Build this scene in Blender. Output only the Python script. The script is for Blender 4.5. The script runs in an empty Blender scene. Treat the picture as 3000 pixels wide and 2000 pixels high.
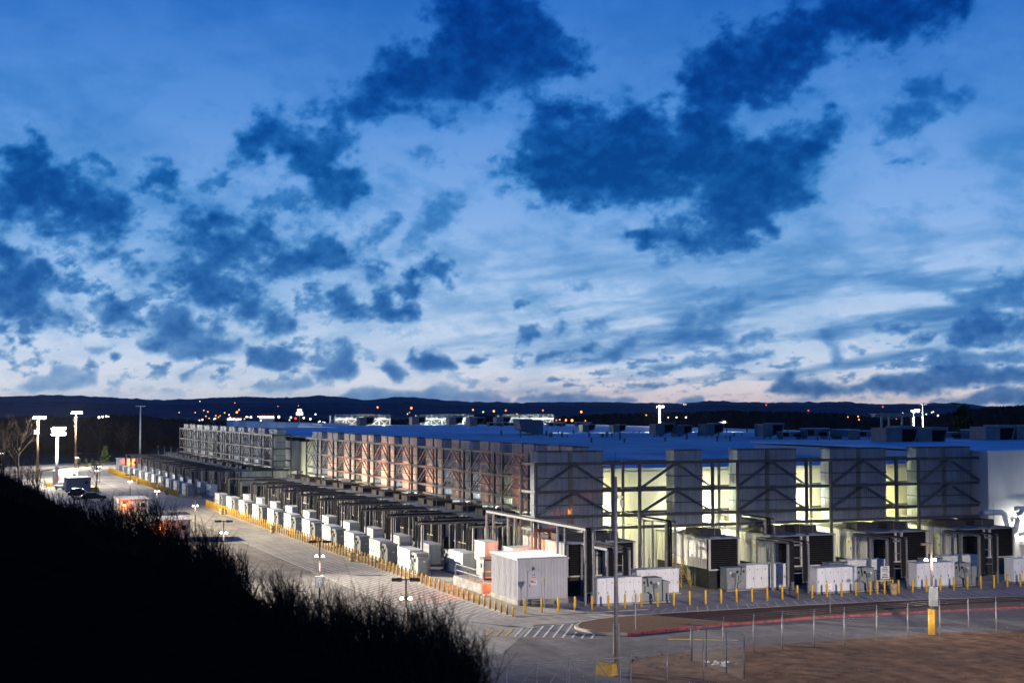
import bpy, math, random
import numpy as np
from mathutils import Vector, Matrix
random.seed(7)
SC = bpy.context.scene
COL = SC.collection
R = math.radians
PI = math.pi

# ------------------------------------------------------------------ camera
cam_d = bpy.data.cameras.new('camera')
cam = bpy.data.objects.new('camera', cam_d); COL.objects.link(cam)
cam.location = (0, 0, 17.0)
cam.rotation_euler = (R(90 + 2.637), 0, R(-21.58))
cam_d.sensor_width = 36; cam_d.lens = 51.576
cam_d.clip_start = 0.3; cam_d.clip_end = 90000
cam_d.dof.use_dof = True; cam_d.dof.focus_distance = 150; cam_d.dof.aperture_fstop = 0.9
SC.camera = cam

# ------------------------------------------------------------------ sky
world = bpy.data.worlds.new('World'); SC.world = world; world.use_nodes = True
nt = world.node_tree; nt.nodes.clear()
def N(t, **kw):
    n = nt.nodes.new(t)
    for k, v in kw.items(): setattr(n, k, v)
    return n
def lin(c):
    return tuple(((x/255)/12.92 if x/255 <= 0.04045 else ((x/255+0.055)/1.055)**2.4) for x in c)
def ramp(n, stops):
    e = n.color_ramp.elements
    while len(e) > 1: e.remove(e[-1])
    e[0].position = stops[0][0]; e[0].color = (*lin(stops[0][1]), 1)
    for p, c in stops[1:]:
        k = e.new(p); k.color = (*lin(c), 1)
out = N('ShaderNodeOutputWorld'); bg = N('ShaderNodeBackground')
tc = N('ShaderNodeTexCoord'); sep = N('ShaderNodeSeparateXYZ')
nt.links.new(tc.outputs['Generated'], sep.inputs[0])
asn = N('ShaderNodeMath', operation='ARCSINE'); nt.links.new(sep.outputs['Z'], asn.inputs[0])
mr = N('ShaderNodeMapRange'); mr.inputs['From Min'].default_value = R(-2); mr.inputs['From Max'].default_value = R(30)
nt.links.new(asn.outputs[0], mr.inputs['Value'])
cr = N('ShaderNodeValToRGB')
ramp(cr, [(0.0, (18, 20, 40)), (0.055, (60, 70, 110)), (0.064, (226, 226, 236)), (0.09, (222, 228, 240)), (0.14, (200, 217, 241)),
          (0.20, (170, 200, 238)), (0.30, (126, 172, 230)), (0.42, (84, 144, 218)), (0.56, (42, 113, 200)), (0.72, (20, 90, 176)), (1.0, (18, 72, 154))])
nt.links.new(mr.outputs[0], cr.inputs[0])
# afterglow: warm band low over the horizon towards where the sun went down
GLOW_AZ = R(31)
vd = N('ShaderNodeVectorMath', operation='DOT_PRODUCT'); vd.inputs[1].default_value = (math.sin(GLOW_AZ), math.cos(GLOW_AZ), 0)
nt.links.new(tc.outputs['Generated'], vd.inputs[0])
g1 = N('ShaderNodeMapRange', interpolation_type='SMOOTHSTEP'); g1.inputs['From Min'].default_value = math.cos(R(15)); g1.inputs['From Max'].default_value = 1.0
nt.links.new(vd.outputs['Value'], g1.inputs['Value'])
g2 = N('ShaderNodeMapRange', interpolation_type='SMOOTHSTEP'); g2.inputs['From Min'].default_value = R(1.9); g2.inputs['From Max'].default_value = R(0.2)
nt.links.new(asn.outputs[0], g2.inputs['Value'])
gm = N('ShaderNodeMath', operation='MULTIPLY'); nt.links.new(g1.outputs[0], gm.inputs[0]); nt.links.new(g2.outputs[0], gm.inputs[1])
mix = N('ShaderNodeMix', data_type='RGBA'); nt.links.new(gm.outputs[0], mix.inputs['Factor'])
nt.links.new(cr.outputs[0], mix.inputs['A']); mix.inputs['B'].default_value = (*lin((236, 220, 222)), 1)
# a trace of physical dusk sky on top
sky = N('ShaderNodeTexSky', sky_type='NISHITA'); sky.sun_disc = False; sky.sun_elevation = R(-3); sky.sun_rotation = R(31)
skm = N('ShaderNodeVectorMath', operation='SCALE'); skm.inputs['Scale'].default_value = 0.05
nt.links.new(sky.outputs[0], skm.inputs[0])
add = N('ShaderNodeVectorMath', operation='ADD'); nt.links.new(mix.outputs['Result'], add.inputs[0]); nt.links.new(skm.outputs[0], add.inputs[1])
nt.links.new(add.outputs[0], bg.inputs[0]); bg.inputs[1].default_value = 1.0
nt.links.new(bg.outputs[0], out.inputs[0])

# the sun is down: a last weak glow
sd = bpy.data.lights.new('sun', 'SUN'); sd.energy = 0.02; sd.angle = R(15); sd.color = (1, .75, .65)
so = bpy.data.objects.new('sun', sd); COL.objects.link(so)
so.rotation_euler = Vector((-math.sin(GLOW_AZ), -math.cos(GLOW_AZ), -0.06)).to_track_quat('-Z', 'Y').to_euler()

SC.view_settings.view_transform = 'Standard'; SC.view_settings.look = 'None'
SC.view_settings.exposure = 0.0; SC.view_settings.gamma = 1.0; SC.view_settings.use_curve_mapping = False
SC.cycles.max_bounces = 5; SC.cycles.diffuse_bounces = 2; SC.cycles.glossy_bounces = 2
SC.cycles.transparent_max_bounces = 24; SC.cycles.sample_clamp_indirect = 4; SC.cycles.caustics_reflective = False
SC.cycles.use_light_tree = True

# ------------------------------------------------------------------ materials
MATS = {}
def mat(name, col, rough=0.7, metal=0.0, var=0.18, scale=2.0, bump=0.0, bscale=30, dirt=None, spec=0.3, streak=0.0, blotch=0.0):
    """procedural surface: base colour broken up by two noises (object space), optional streaks down the face and fine relief"""
    if name in MATS: return MATS[name]
    m = bpy.data.materials.new(name); m.use_nodes = True; MATS[name] = m
    t = m.node_tree; b = t.nodes['Principled BSDF']
    b.inputs['Roughness'].default_value = rough; b.inputs['Metallic'].default_value = metal
    b.inputs['Specular IOR Level'].default_value = spec
    tc = t.nodes.new('ShaderNodeTexCoord'); geo = t.nodes.new('ShaderNodeNewGeometry')
    n1 = t.nodes.new('ShaderNodeTexNoise'); n1.inputs['Scale'].default_value = scale; n1.inputs['Detail'].default_value = 6
    t.links.new(geo.outputs['Position'], n1.inputs['Vector'])
    r = t.nodes.new('ShaderNodeValToRGB'); e = r.color_ramp.elements
    lo = tuple(max(0, c*(1-var)) for c in col); hi = tuple(min(1, c*(1+var)) for c in col)
    e[0].position = .32; e[0].color = (*(dirt or lo), 1); e[1].position = .68; e[1].color = (*hi, 1)
    t.links.new(n1.outputs['Fac'], r.inputs[0])
    src = r.outputs[0]
    if streak:
        mp = t.nodes.new('ShaderNodeMapping'); mp.inputs['Scale'].default_value = (1.7, 1.7, .06)
        t.links.new(geo.outputs['Position'], mp.inputs[0])
        n2 = t.nodes.new('ShaderNodeTexNoise'); n2.inputs['Scale'].default_value = 2.2; n2.inputs['Detail'].default_value = 4
        t.links.new(mp.outputs[0], n2.inputs['Vector'])
        m2 = t.nodes.new('ShaderNodeMapRange'); m2.inputs['From Min'].default_value = .3; m2.inputs['From Max'].default_value = .7
        m2.inputs['To Min'].default_value = 1-streak; m2.inputs['To Max'].default_value = 1+streak*.5
        t.links.new(n2.outputs['Fac'], m2.inputs['Value'])
        mu = t.nodes.new('ShaderNodeVectorMath'); mu.operation = 'SCALE'
        t.links.new(src, mu.inputs[0]); t.links.new(m2.outputs[0], mu.inputs['Scale']); src = mu.outputs[0]
    if blotch:                                                       # stains, patches and wheel tracks of many sizes
        for k, (sx, sy, sc, dt) in enumerate(((1, 1, .09, 8), (1.6, .10, .5, 5), (1, 1, 1.4, 3))):
            mp = t.nodes.new('ShaderNodeMapping'); mp.inputs['Scale'].default_value = (sx, sy, 1); mp.inputs['Location'].default_value = (k*13, k*7, 0)
            t.links.new(geo.outputs['Position'], mp.inputs[0])
            n4 = t.nodes.new('ShaderNodeTexNoise'); n4.inputs['Scale'].default_value = sc; n4.inputs['Detail'].default_value = dt; n4.inputs['Roughness'].default_value = .65
            t.links.new(mp.outputs[0], n4.inputs['Vector'])
            m4 = t.nodes.new('ShaderNodeMapRange'); m4.inputs['From Min'].default_value = .36; m4.inputs['From Max'].default_value = .62
            m4.inputs['To Min'].default_value = 1-blotch*(1, .7, .5)[k]; m4.inputs['To Max'].default_value = 1.06
            t.links.new(n4.outputs['Fac'], m4.inputs['Value'])
            mu = t.nodes.new('ShaderNodeVectorMath'); mu.operation = 'SCALE'
            t.links.new(src, mu.inputs[0]); t.links.new(m4.outputs[0], mu.inputs['Scale']); src = mu.outputs[0]
    t.links.new(src, b.inputs['Base Color'])
    if bump:
        n3 = t.nodes.new('ShaderNodeTexNoise'); n3.inputs['Scale'].default_value = bscale; n3.inputs['Detail'].default_value = 4
        t.links.new(geo.outputs['Position'], n3.inputs['Vector'])
        bp = t.nodes.new('ShaderNodeBump'); bp.inputs['Strength'].default_value = bump; bp.inputs['Distance'].default_value = .05
        t.links.new(n3.outputs['Fac'], bp.inputs['Height']); t.links.new(bp.outputs[0], b.inputs['Normal'])
    return m
def glow(name, col, s):
    if name in MATS: return MATS[name]
    m = bpy.data.materials.new(name); m.use_nodes = True; MATS[name] = m
    t = m.node_tree; t.nodes.clear(); o = t.nodes.new('ShaderNodeOutputMaterial'); e = t.nodes.new('ShaderNodeEmission')
    e.inputs[0].default_value = (*col, 1); e.inputs[1].default_value = s; t.links.new(e.outputs[0], o.inputs[0])
    m.cycles.emission_sampling = 'NONE'
    return m
M = dict(
    concrete=mat('concrete', (.42, .385, .33), .85, var=.16, scale=.35, bump=.25, bscale=18, blotch=.32),
    concrete_old=mat('concrete_old', (.27, .255, .23), .9, var=.3, scale=1.2, bump=.4, bscale=14),
    asphalt=mat('asphalt', (.20, .185, .175), .9, var=.18, scale=.5, bump=.3, bscale=40, blotch=.35),
    verge=mat('verge', (.33, .30, .26), .9, var=.2, scale=.4, bump=.3, bscale=20, blotch=.35),
    dirt=mat('dirt', (.21, .108, .054), .95, var=.5, scale=.8, bump=1.0, bscale=3, blotch=.4),
    mulch=mat('mulch', (.11, .058, .03), .95, var=.5, scale=6, bump=1.0, bscale=9),
    grass=mat('far_ground', (.022, .024, .016), .95, var=.4, scale=.01),
    paint=mat('paint_white', (.62, .6, .56), .8, var=.25, scale=2.5),
    paint_y=mat('paint_yellow', (.62, .40, .08), .8, var=.3, scale=2.5),
    red=mat('kerb_red', (.25, .05, .055), .8, var=.5, scale=3, bump=.3),
    kerb=mat('kerb_concrete', (.42, .36, .28), .85, var=.2, scale=2, bump=.3),
    yellow=mat('safety_yellow', (.72, .40, .025), .5, var=.2, scale=3),
    yrail=mat('rail_yellow', (.55, .36, .03), .5, var=.15),
    white=mat('cabinet_white', (.72, .72, .71), .45, var=.06, scale=1.2, streak=.10),
    grey=mat('cabinet_grey', (.24, .26, .26), .5, var=.12, scale=2, streak=.12),
    dgrey=mat('box_grey', (.12, .125, .13), .55, var=.2, scale=4),
    black=mat('louvre_black', (.010, .010, .011), .75, var=.2, spec=.1),
    cable=mat('cable_black', (.006, .006, .007), .8, var=.2),
    galv=mat('galvanised_steel', (.25, .25, .26), .5, .35, var=.22, scale=3, streak=.12),
    gal2=mat('tray_steel', (.15, .155, .165), .5, .35, var=.25, scale=3),
    frame=mat('frame_steel', (.11, .11, .115), .55, .3, var=.22, scale=2.5, streak=.12),
    panel=mat('stack_sheet', (.31, .335, .37), .5, .25, var=.12, scale=.9, streak=.20),
    shell=mat('enclosure_sheet', (.62, .60, .54), .6, var=.08, scale=.8, streak=.18),
    croof=mat('enclosure_roof', (.20, .215, .235), .6, var=.25, scale=.7),
    tank=mat('tank_dark', (.03, .03, .032), .7, var=.2),
    sil=mat('silencer_dark', (.05, .045, .045), .8, var=.25),
    wall=mat('wall_cream', (.66, .65, .55), .75, var=.05, scale=.5, streak=.07),
    wallw=mat('wall_white', (.62, .62, .60), .75, var=.05, scale=.4, streak=.05),
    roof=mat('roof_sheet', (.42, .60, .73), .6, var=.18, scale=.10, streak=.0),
    hood=mat('hood_metal', (.14, .155, .17), .6, .2, var=.2, scale=1),
    shed=mat('shed_sheet', (.50, .49, .51), .6, var=.05, scale=.8, streak=.08),
    orange=mat('paint_orange', (.62, .14, .03), .5, var=.15),
    wood=mat('pole_wood', (.16, .10, .06), .85, var=.3, scale=3, streak=.3),
    brown=mat('pole_brown', (.07, .045, .035), .6, var=.2),
    steelpole=mat('pole_steel', (.30, .27, .25), .6, .2, var=.25, scale=3),
    bin=mat('bin_plastic', (.45, .33, .17), .6, var=.2, scale=3),
    sign=mat('sign_white', (.70, .69, .64), .6, var=.06),
    signb=mat('sign_back', (.55, .53, .42), .6, var=.1),
    red2=mat('sign_red', (.5, .03, .03), .6), blue2=mat('sign_blue', (.03, .06, .35), .6), ink=mat('ink', (.02, .02, .02), .7),
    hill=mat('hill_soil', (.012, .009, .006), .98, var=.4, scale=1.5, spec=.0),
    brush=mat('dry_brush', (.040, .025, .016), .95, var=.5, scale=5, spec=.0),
    tree=mat('bare_bark', (.055, .038, .028), .95, var=.35, scale=4),
    leaf=mat('evergreen_leaf', (.035, .06, .015), .9, var=.5, scale=6),
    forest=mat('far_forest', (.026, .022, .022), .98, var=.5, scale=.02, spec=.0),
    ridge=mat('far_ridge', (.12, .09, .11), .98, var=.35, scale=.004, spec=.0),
    car=mat('car_black', (.010, .010, .012), .2, .3, spec=.6), carw=mat('car_white', (.6, .6, .6), .3, spec=.5),
    glass=mat('car_glass', (.008, .009, .010), .08, spec=.8), rubber=mat('tyre', (.012, .012, .012), .9),
    pipe=mat('pipe_jacket', (.70, .70, .66), .35, .2, var=.06),
    lit_w=glow('lamp_white', (1, .97, .90), 30), lit_g=glow('lamp_greenish', (1, 1, .80), 30), lit_o=glow('lamp_sodium', (1, .38, .06), 30),
    far_w=glow('far_white', (1, .93, .8), 5), far_o=glow('far_orange', (1, .33, .06), 4), far_r=glow('far_red', (1, .05, .04), 3), far_g=glow('far_green', (.8, 1, .8), 4),
)

# ------------------------------------------------------------------ mesh helpers
class MB:
    def __init__(s): s.v = []; s.f = []
    def quadbox(s, P):
        b = len(s.v); s.v += [tuple(p) for p in P]
        s.f += [(b, b+3, b+2, b+1), (b+4, b+5, b+6, b+7), (b, b+1, b+5, b+4), (b+1, b+2, b+6, b+5), (b+2, b+3, b+7, b+6), (b+3, b, b+4, b+7)]
        return s
    def box(s, x0, x1, y0, y1, z0, z1):
        return s.quadbox([(x0, y0, z0), (x1, y0, z0), (x1, y1, z0), (x0, y1, z0), (x0, y0, z1), (x1, y0, z1), (x1, y1, z1), (x0, y1, z1)])
    def bar(s, p, q, w, h=None):
        p = Vector(p); q = Vector(q); d = (q-p).normalized(); h = h or w
        up = Vector((0, 0, 1)) if abs(d.z) < .95 else Vector((0, 1, 0))
        a = d.cross(up).normalized()*w/2; c = a.cross(d).normalized()*h/2
        return s.quadbox([p-a-c, p+a-c, q+a-c, q-a-c, p-a+c, p+a+c, q+a+c, q-a+c])
    def hbeam(s, p, q, w, h):
        """wide-flange section between two points"""
        p = Vector(p); q = Vector(q); d = (q-p).normalized()
        up = Vector((0, 0, 1)) if abs(d.z) < .95 else Vector((0, 1, 0))
        a = d.cross(up).normalized(); c = a.cross(d).normalized(); t = .035
        for o in (c*(h/2-t/2), -c*(h/2-t/2)):
            s.quadbox([p+o-a*w/2-c*t/2, p+o+a*w/2-c*t/2, q+o+a*w/2-c*t/2, q+o-a*w/2-c*t/2, p+o-a*w/2+c*t/2, p+o+a*w/2+c*t/2, q+o+a*w/2+c*t/2, q+o-a*w/2+c*t/2])
        k = h/2-t
        s.quadbox([p-a*t/2-c*k, p+a*t/2-c*k, q+a*t/2-c*k, q-a*t/2-c*k, p-a*t/2+c*k, p+a*t/2+c*k, q+a*t/2+c*k, q-a*t/2+c*k])
        return s
    def cyl(s, x, y, z0, z1, r, n=10, r2=None, dome=0):
        r2 = r if r2 is None else r2
        rings = [(z0, r), (z1, r2)]
        if dome: rings += [(z1+dome*.7, r2*.72), (z1+dome, r2*.25)]
        b = len(s.v)
        for z, rr in rings:
            s.v += [(x+rr*math.cos(2*PI*i/n), y+rr*math.sin(2*PI*i/n), z) for i in range(n)]
        for k in range(len(rings)-1):
            for i in range(n):
                j = (i+1) % n; s.f.append((b+k*n+i, b+k*n+j, b+(k+1)*n+j, b+(k+1)*n+i))
        s.f.append(tuple(b+(len(rings)-1)*n+i for i in range(n))); s.f.append(tuple(b+i for i in reversed(range(n))))
        return s
    def tube(s, pts, r, n=6, taper=1.0):
        pts = [Vector(p) for p in pts]; b = len(s.v); m = len(pts)
        for k, p in enumerate(pts):
            d = (pts[min(k+1, m-1)]-pts[max(k-1, 0)]).normalized()
            up = Vector((0, 0, 1)) if abs(d.z) < .9 else Vector((1, 0, 0))
            a = d.cross(up).normalized(); c = a.cross(d).normalized(); rr = r*(1+(taper-1)*k/max(1, m-1))
            s.v += [tuple(p+a*rr*math.cos(2*PI*i/n)+c*rr*math.sin(2*PI*i/n)) for i in range(n)]
        for k in range(m-1):
            for i in range(n):
                j = (i+1) % n; s.f.append((b+k*n+i, b+k*n+j, b+(k+1)*n+j, b+(k+1)*n+i))
        if n > 2:
            s.f.append(tuple(b+i for i in reversed(range(n)))); s.f.append(tuple(b+(m-1)*n+i for i in range(n)))
        return s
    def sheet(s, poly, z):
        b = len(s.v); s.v += [(x, y, z) for x, y in poly]; s.f.append(tuple(range(b, b+len(poly)))); return s
    def prism(s, poly, z0, z1):
        n = len(poly); b = len(s.v); s.v += [(x, y, z0) for x, y in poly]+[(x, y, z1) for x, y in poly]
        s.f.append(tuple(b+i for i in reversed(range(n)))); s.f.append(tuple(b+n+i for i in range(n)))
        for i in range(n): j = (i+1) % n; s.f.append((b+i, b+j, b+n+j, b+n+i))
        return s
    def prof(s, pts, o, u, w, ext):
        """extrude a closed 2D profile (in plane o,u,w) along vector ext"""
        o, u, w, e = Vector(o), Vector(u), Vector(w), Vector(ext); n = len(pts); b = len(s.v)
        P = [o+u*a+w*c for a, c in pts]; s.v += [tuple(p) for p in P]+[tuple(p+e) for p in P]
        s.f.append(tuple(b+i for i in reversed(range(n)))); s.f.append(tuple(b+n+i for i in range(n)))
        for i in range(n): j = (i+1) % n; s.f.append((b+i, b+j, b+n+j, b+n+i))
        return s
    def mesh(s, name, m, smooth=False):
        me = bpy.data.meshes.new(name); me.from_pydata(s.v, [], s.f)
        if m: me.materials.append(m)
        if smooth: me.polygons.foreach_set('use_smooth', [True]*len(me.polygons))
        me.update(); return me
    def build(s, name, m, parent=None, smooth=False, loc=None):
        return obj(name, s.mesh(name, m, smooth), parent, loc)
def obj(name, data, parent=None, loc=None):
    o = bpy.data.objects.new(name, data); COL.objects.link(o)
    if parent is not None: o.parent = parent
    if loc is not None: o.location = loc
    return o
def tag(o, label=None, cat=None, group=None, kind=None):
    for k, v in (('label', label), ('category', cat), ('group', group), ('kind', kind)):
        if v: o[k] = v
    return o
def empty(name, loc=(0, 0, 0), rz=0, label=None, cat=None, group=None):
    o = obj(name, None, None, loc); o.rotation_euler = (0, 0, rz); o.empty_display_size = .2
    return tag(o, label, cat, group)
def copy_tree(o, parent=None):
    c = o.copy(); COL.objects.link(c); c.parent = parent
    for ch in o.children: copy_tree(ch, c)
    return c
class Proto:
    """first use hands out the original, later uses copies"""
    def __init__(s, root): s.root = root; s.used = False
    def put(s, loc, rz, label, cat, group=None):
        o = copy_tree(s.root) if s.used else s.root
        s.used = True; o.location = loc; o.rotation_euler = (0, 0, rz)
        return tag(o, label, cat, group)
    def drop(s):
        if not s.used:
            for ch in list(s.root.children_recursive)+[s.root]: bpy.data.objects.remove(ch)
ONES = 'zeroth first second third fourth fifth sixth seventh eighth ninth tenth eleventh twelfth thirteenth fourteenth fifteenth sixteenth seventeenth eighteenth nineteenth'.split()
def nth(n):
    if n >= 100: return 'hundredth' if n == 100 else 'hundred-and-'+nth(n-100)
    if n < 20: return ONES[n]
    t = ['', '', 'twent', 'thirt', 'fort', 'fift', 'sixt', 'sevent', 'eight', 'ninet'][n//10]
    return t+'ieth' if n % 10 == 0 else t+'y-'+ONES[n % 10]
def lamp(kind, loc, power, col, parent=None, target=None, size=1.0, angle=120, blend=.5, flat=1.0):
    d = bpy.data.lights.new('lamp_light', kind); d.energy = power; d.color = col; d.shadow_soft_size = size
    o = obj('lamp_light', d, None, loc)
    if kind == 'SPOT':
        d.spot_size = R(angle); d.spot_blend = blend; o.scale = (1, flat, 1)
        o.rotation_euler = (Vector(target)-Vector(loc)).to_track_quat('-Z', 'Y').to_euler()
    if parent is not None:                                           # loc is in the world; the light moves with its lamp
        o.parent = parent; o.matrix_parent_inverse = (Matrix.Translation(parent.location) @ parent.rotation_euler.to_matrix().to_4x4()).inverted()
    return o
def text_mesh(txt, size, m, name, parent, mtx):
    cu = bpy.data.curves.new(name, 'FONT'); cu.body = txt; cu.size = size; cu.align_x = 'CENTER'; cu.align_y = 'CENTER'; cu.extrude = .003
    t = bpy.data.objects.new('t', cu); COL.objects.link(t); bpy.context.view_layer.update()
    me = bpy.data.meshes.new_from_object(t); bpy.data.objects.remove(t); me.materials.clear(); me.materials.append(m); me.name = name
    o = obj(name, me, parent); o.matrix_local = mtx; return o
FACE_S = Matrix(((1, 0, 0, 0), (0, 0, -1, 0), (0, 1, 0, 0), (0, 0, 0, 1)))   # text plane turned to face -Y

# ------------------------------------------------------------------ clouds: a sheet of air high over the place that dims the sky behind it
CLOUDS = """1:185,976 276,987 322,1013 368,1011 401,974 435,938 482,916 511,874 544,856 596,863 635,835 669,793 694,725 706,656 676,621 609,612 524,617 448,643 392,661 354,693 308,672 263,642 190,634
0.6:486,940 529,971 576,969 615,937 625,888 596,887 577,920 539,933 511,903
0.95:190,620 282,594 338,562 389,554 436,517 432,463 404,443 442,405 479,425 527,377 551,334 509,299 434,307 341,315 195,322
0.75:693,818 731,863 769,899 827,916 876,888 867,839 828,808 770,821 722,804
0.35:749,962 807,954 837,916 769,914
0.5:945,871 1003,897 1063,904 1088,875 1024,853
0.95:868,691 887,760 945,792 985,748 1044,735 1104,736 1163,748 1193,728 1204,689 1214,629 1184,578 1204,568 1244,609 1294,630 1334,691 1384,672 1444,653 1505,613 1526,573 1475,532 1405,511 1315,515 1225,488 1145,507 1066,506 1086,476 1067,426 1028,395 969,400 910,424 832,452 773,500 677,488 667,518 696,548 773,540 850,552 908,583 927,633 878,651
0.85:550,407 583,432 611,467 649,448 697,420 717,371 756,322 699,311 632,315 593,339 612,379 565,383
0.75:779,402 832,402 891,383 930,344 980,305 1018,335 1048,296 1108,266 1118,216 1069,196 951,195 844,204 767,223 747,253 814,283 775,342
0.85:1072,356 1097,416 1116,472 1166,457 1206,418 1265,408 1306,379 1316,318 1286,267 1227,267 1187,277 1196,307 1127,326
0.75:1118,206 1147,246 1197,237 1247,257 1307,247 1357,207 1367,177 1287,157 1188,156 1128,166
0.6:884,135 932,175 1010,195 1089,191 1069,166 971,155 894,115
0.9:1072,954 1121,1034 1170,1095 1230,1117 1261,1088 1311,1080 1361,1091 1412,1072 1442,1103 1381,1141 1451,1221 1532,1233 1604,1294 1675,1364 1726,1404 1839,1416 1890,1475 1838,1532 1890,1572 1941,1630 2292,1631 2302,1515 2364,1436 2446,1377 2415,1318 2364,1279 2302,1280 2179,1211 2096,1230 2045,1191 1952,1160 1829,1149 1747,1178 1635,1166 1533,1125 1483,1054 1493,1014 1463,974 1504,935 1564,936 1585,886 1524,835 1474,784 1413,803 1362,882 1292,930 1241,969 1162,927 1082,925
0.55:1103,776 1143,797 1203,809 1242,839 1312,851 1353,812 1333,771 1263,760 1163,778
0.6:1586,644 1626,736 1667,787 1728,777 1718,696 1667,635 1596,614 1536,593
0.45:1779,676 1789,747 1830,798 1912,809 1953,789 1912,728 1861,677 1790,626 1769,575 1749,585
0.9:1431,380 1476,461 1526,477 1577,462 1597,411 1638,422 1678,463 1719,463 1729,402 1780,392 1780,357 1689,341 1588,340 1497,350
0.85:1719,473 1749,514 1810,535 1831,494 1790,453 1750,448
0.7:1831,565 1882,611 1902,576 1943,525 1933,454 1892,443 1882,494 1841,514
0.65:1587,533 1647,554 1698,519 1668,498 1607,513
0.55:1250,448 1295,464 1345,450 1305,429
0.9:1735,188 1740,229 1760,250 1791,219 1842,229 1893,209 1933,209 1934,168 1883,148 1791,148
0.6:1944,189 1995,214 2046,199 2015,184
0.7:1609,158 1669,198 1700,168 1745,138 1730,102 1690,97 1659,137
0.65:1427,177 1457,238 1507,259 1553,229 1548,147 1518,112 1407,112 1377,147
0.4:289,82 353,131 409,132 427,171 492,162 530,142 577,147 578,103 521,83 465,64 345,63
0.35:538,230 595,241 623,222 567,211
0.45:1488,51 1538,87 1609,92 1670,66 1791,77 1893,97 2046,77 2158,56 2158,21 1488,21
0.4:1109,76 1188,116 1287,111 1367,137 1388,96 1308,66
0.85:232,255 204,294 268,280 273,256 242,236
0.35:1748,999 1799,1034 1860,1030 1891,990 1850,960 1789,979
1:2137,961 2168,1041 2220,1081 2251,1151 2312,1161 2394,1150 2456,1179 2538,1149 2610,1187 2691,1166 2732,1106 2783,1105 2793,1154 2763,1194 2794,1233 2784,1282 2835,1340 2916,1367 2957,1405 2947,1453 3008,1490 3048,1450 3109,1505 3159,1474 3219,1491 3279,1516 3359,1598 3956,1556 3898,1458 3784,1410 3668,1361 3552,1359 3426,1375 3346,1331 3296,1256 3256,1189 3156,1183 3076,1186 3036,1148 3045,1069 3055,1029 3135,1046 3235,1063 3325,1128 3394,1154 3472,1122 3461,1054 3412,997 3372,940 3303,903 3283,874 3312,823 3252,775 3192,717 3132,678 3022,640 2891,612 2790,608 2689,619 2623,666 2659,726 2710,751 2771,720 2831,729 2872,713 2892,773 2903,813 2862,834 2812,814 2730,796 2619,787 2506,778 2383,774 2271,799 2179,860
0.5:3559,1079 3579,1136 3666,1180 3734,1233 3801,1258 3819,1219 3875,1177 3799,1144 3760,1088 3664,1025 3597,1019
0.4:3576,922 3635,959 3701,946 3759,944 3720,916 3644,910
0.7:2168,393 2189,424 2230,398 2199,383
0.65:2281,373 2322,403 2362,388 2321,367
0.75:2158,260 2199,306 2270,311 2281,286 2219,245 2158,240
0.65:2301,311 2342,352 2367,332 2321,291
0.4:2281,444 2332,474 2414,515 2475,525 2434,489 2322,439
0.45:2439,321 2464,362 2525,367 2536,336 2474,316
0.75:2245,189 2270,220 2352,240 2423,245 2464,260 2464,224 2362,209 2260,174
0.6:2494,199 2515,240 2607,295 2688,285 2647,259 2586,239 2576,188 2545,178
0.5:2738,279 2809,360 2890,375 2970,379 2971,450 3071,458 3050,368 3000,298 3069,257 3019,237 2889,279 2809,269
0.6:3029,257 3090,297 3169,307 3159,277 3069,242
0.65:2667,158 2819,198 2969,207 3089,222 3168,226 3148,201 3029,182 2869,167 2727,142
0.55:3297,275 3337,315 3385,304 3424,254 3433,184 3394,175 3365,235
0.9:3806,269 3845,357 3873,376 3938,365 4012,344 4122,356 4120,236 4029,247 3918,234 3825,245
0.75:3674,261 3712,280 3778,265 3731,241
0.6:3569,282 3627,311 3708,320 3655,291
0.55:3790,436 3940,462 4124,485 4122,370 3994,363 3883,390
0.85:3128,66 3177,116 3227,156 3266,145 3246,110 3344,105 3442,95 3558,124 3673,143 3824,171 3991,160 4119,168 4118,111 3990,92 3841,74 3709,54 3538,65 3363,55 3216,50
0.7:3916,64 3981,92 4117,82 4117,20 3934,20 3747,20
0.6:3692,163 3749,221 3936,209 4083,227 4083,178 3843,161
0.55:2158,21 2178,56 2280,62 2413,56 2646,46 2646,21
0.6:2777,21 2828,51 2888,46 2868,21"""
rng = np.random.default_rng(11); LAT = rng.random((512, 512))
def vnoise(x, y):
    xi = np.floor(x).astype(int); yi = np.floor(y).astype(int); fx = x-xi; fy = y-yi
    fx = fx*fx*(3-2*fx); fy = fy*fy*(3-2*fy); a = LAT[xi % 512, yi % 512]; b = LAT[(xi+1) % 512, yi % 512]
    c = LAT[xi % 512, (yi+1) % 512]; d = LAT[(xi+1) % 512, (yi+1) % 512]
    return (a*(1-fx)+b*fx)*(1-fy)+(c*(1-fx)+d*fx)*fy
def fbm(x, y, o=5, g=.5):
    s = 0; a = 1; t = 0
    for k in range(o): s = s+a*vnoise(x*2**k+17*k, y*2**k+31*k); t += a; a *= g
    return s/t
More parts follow.
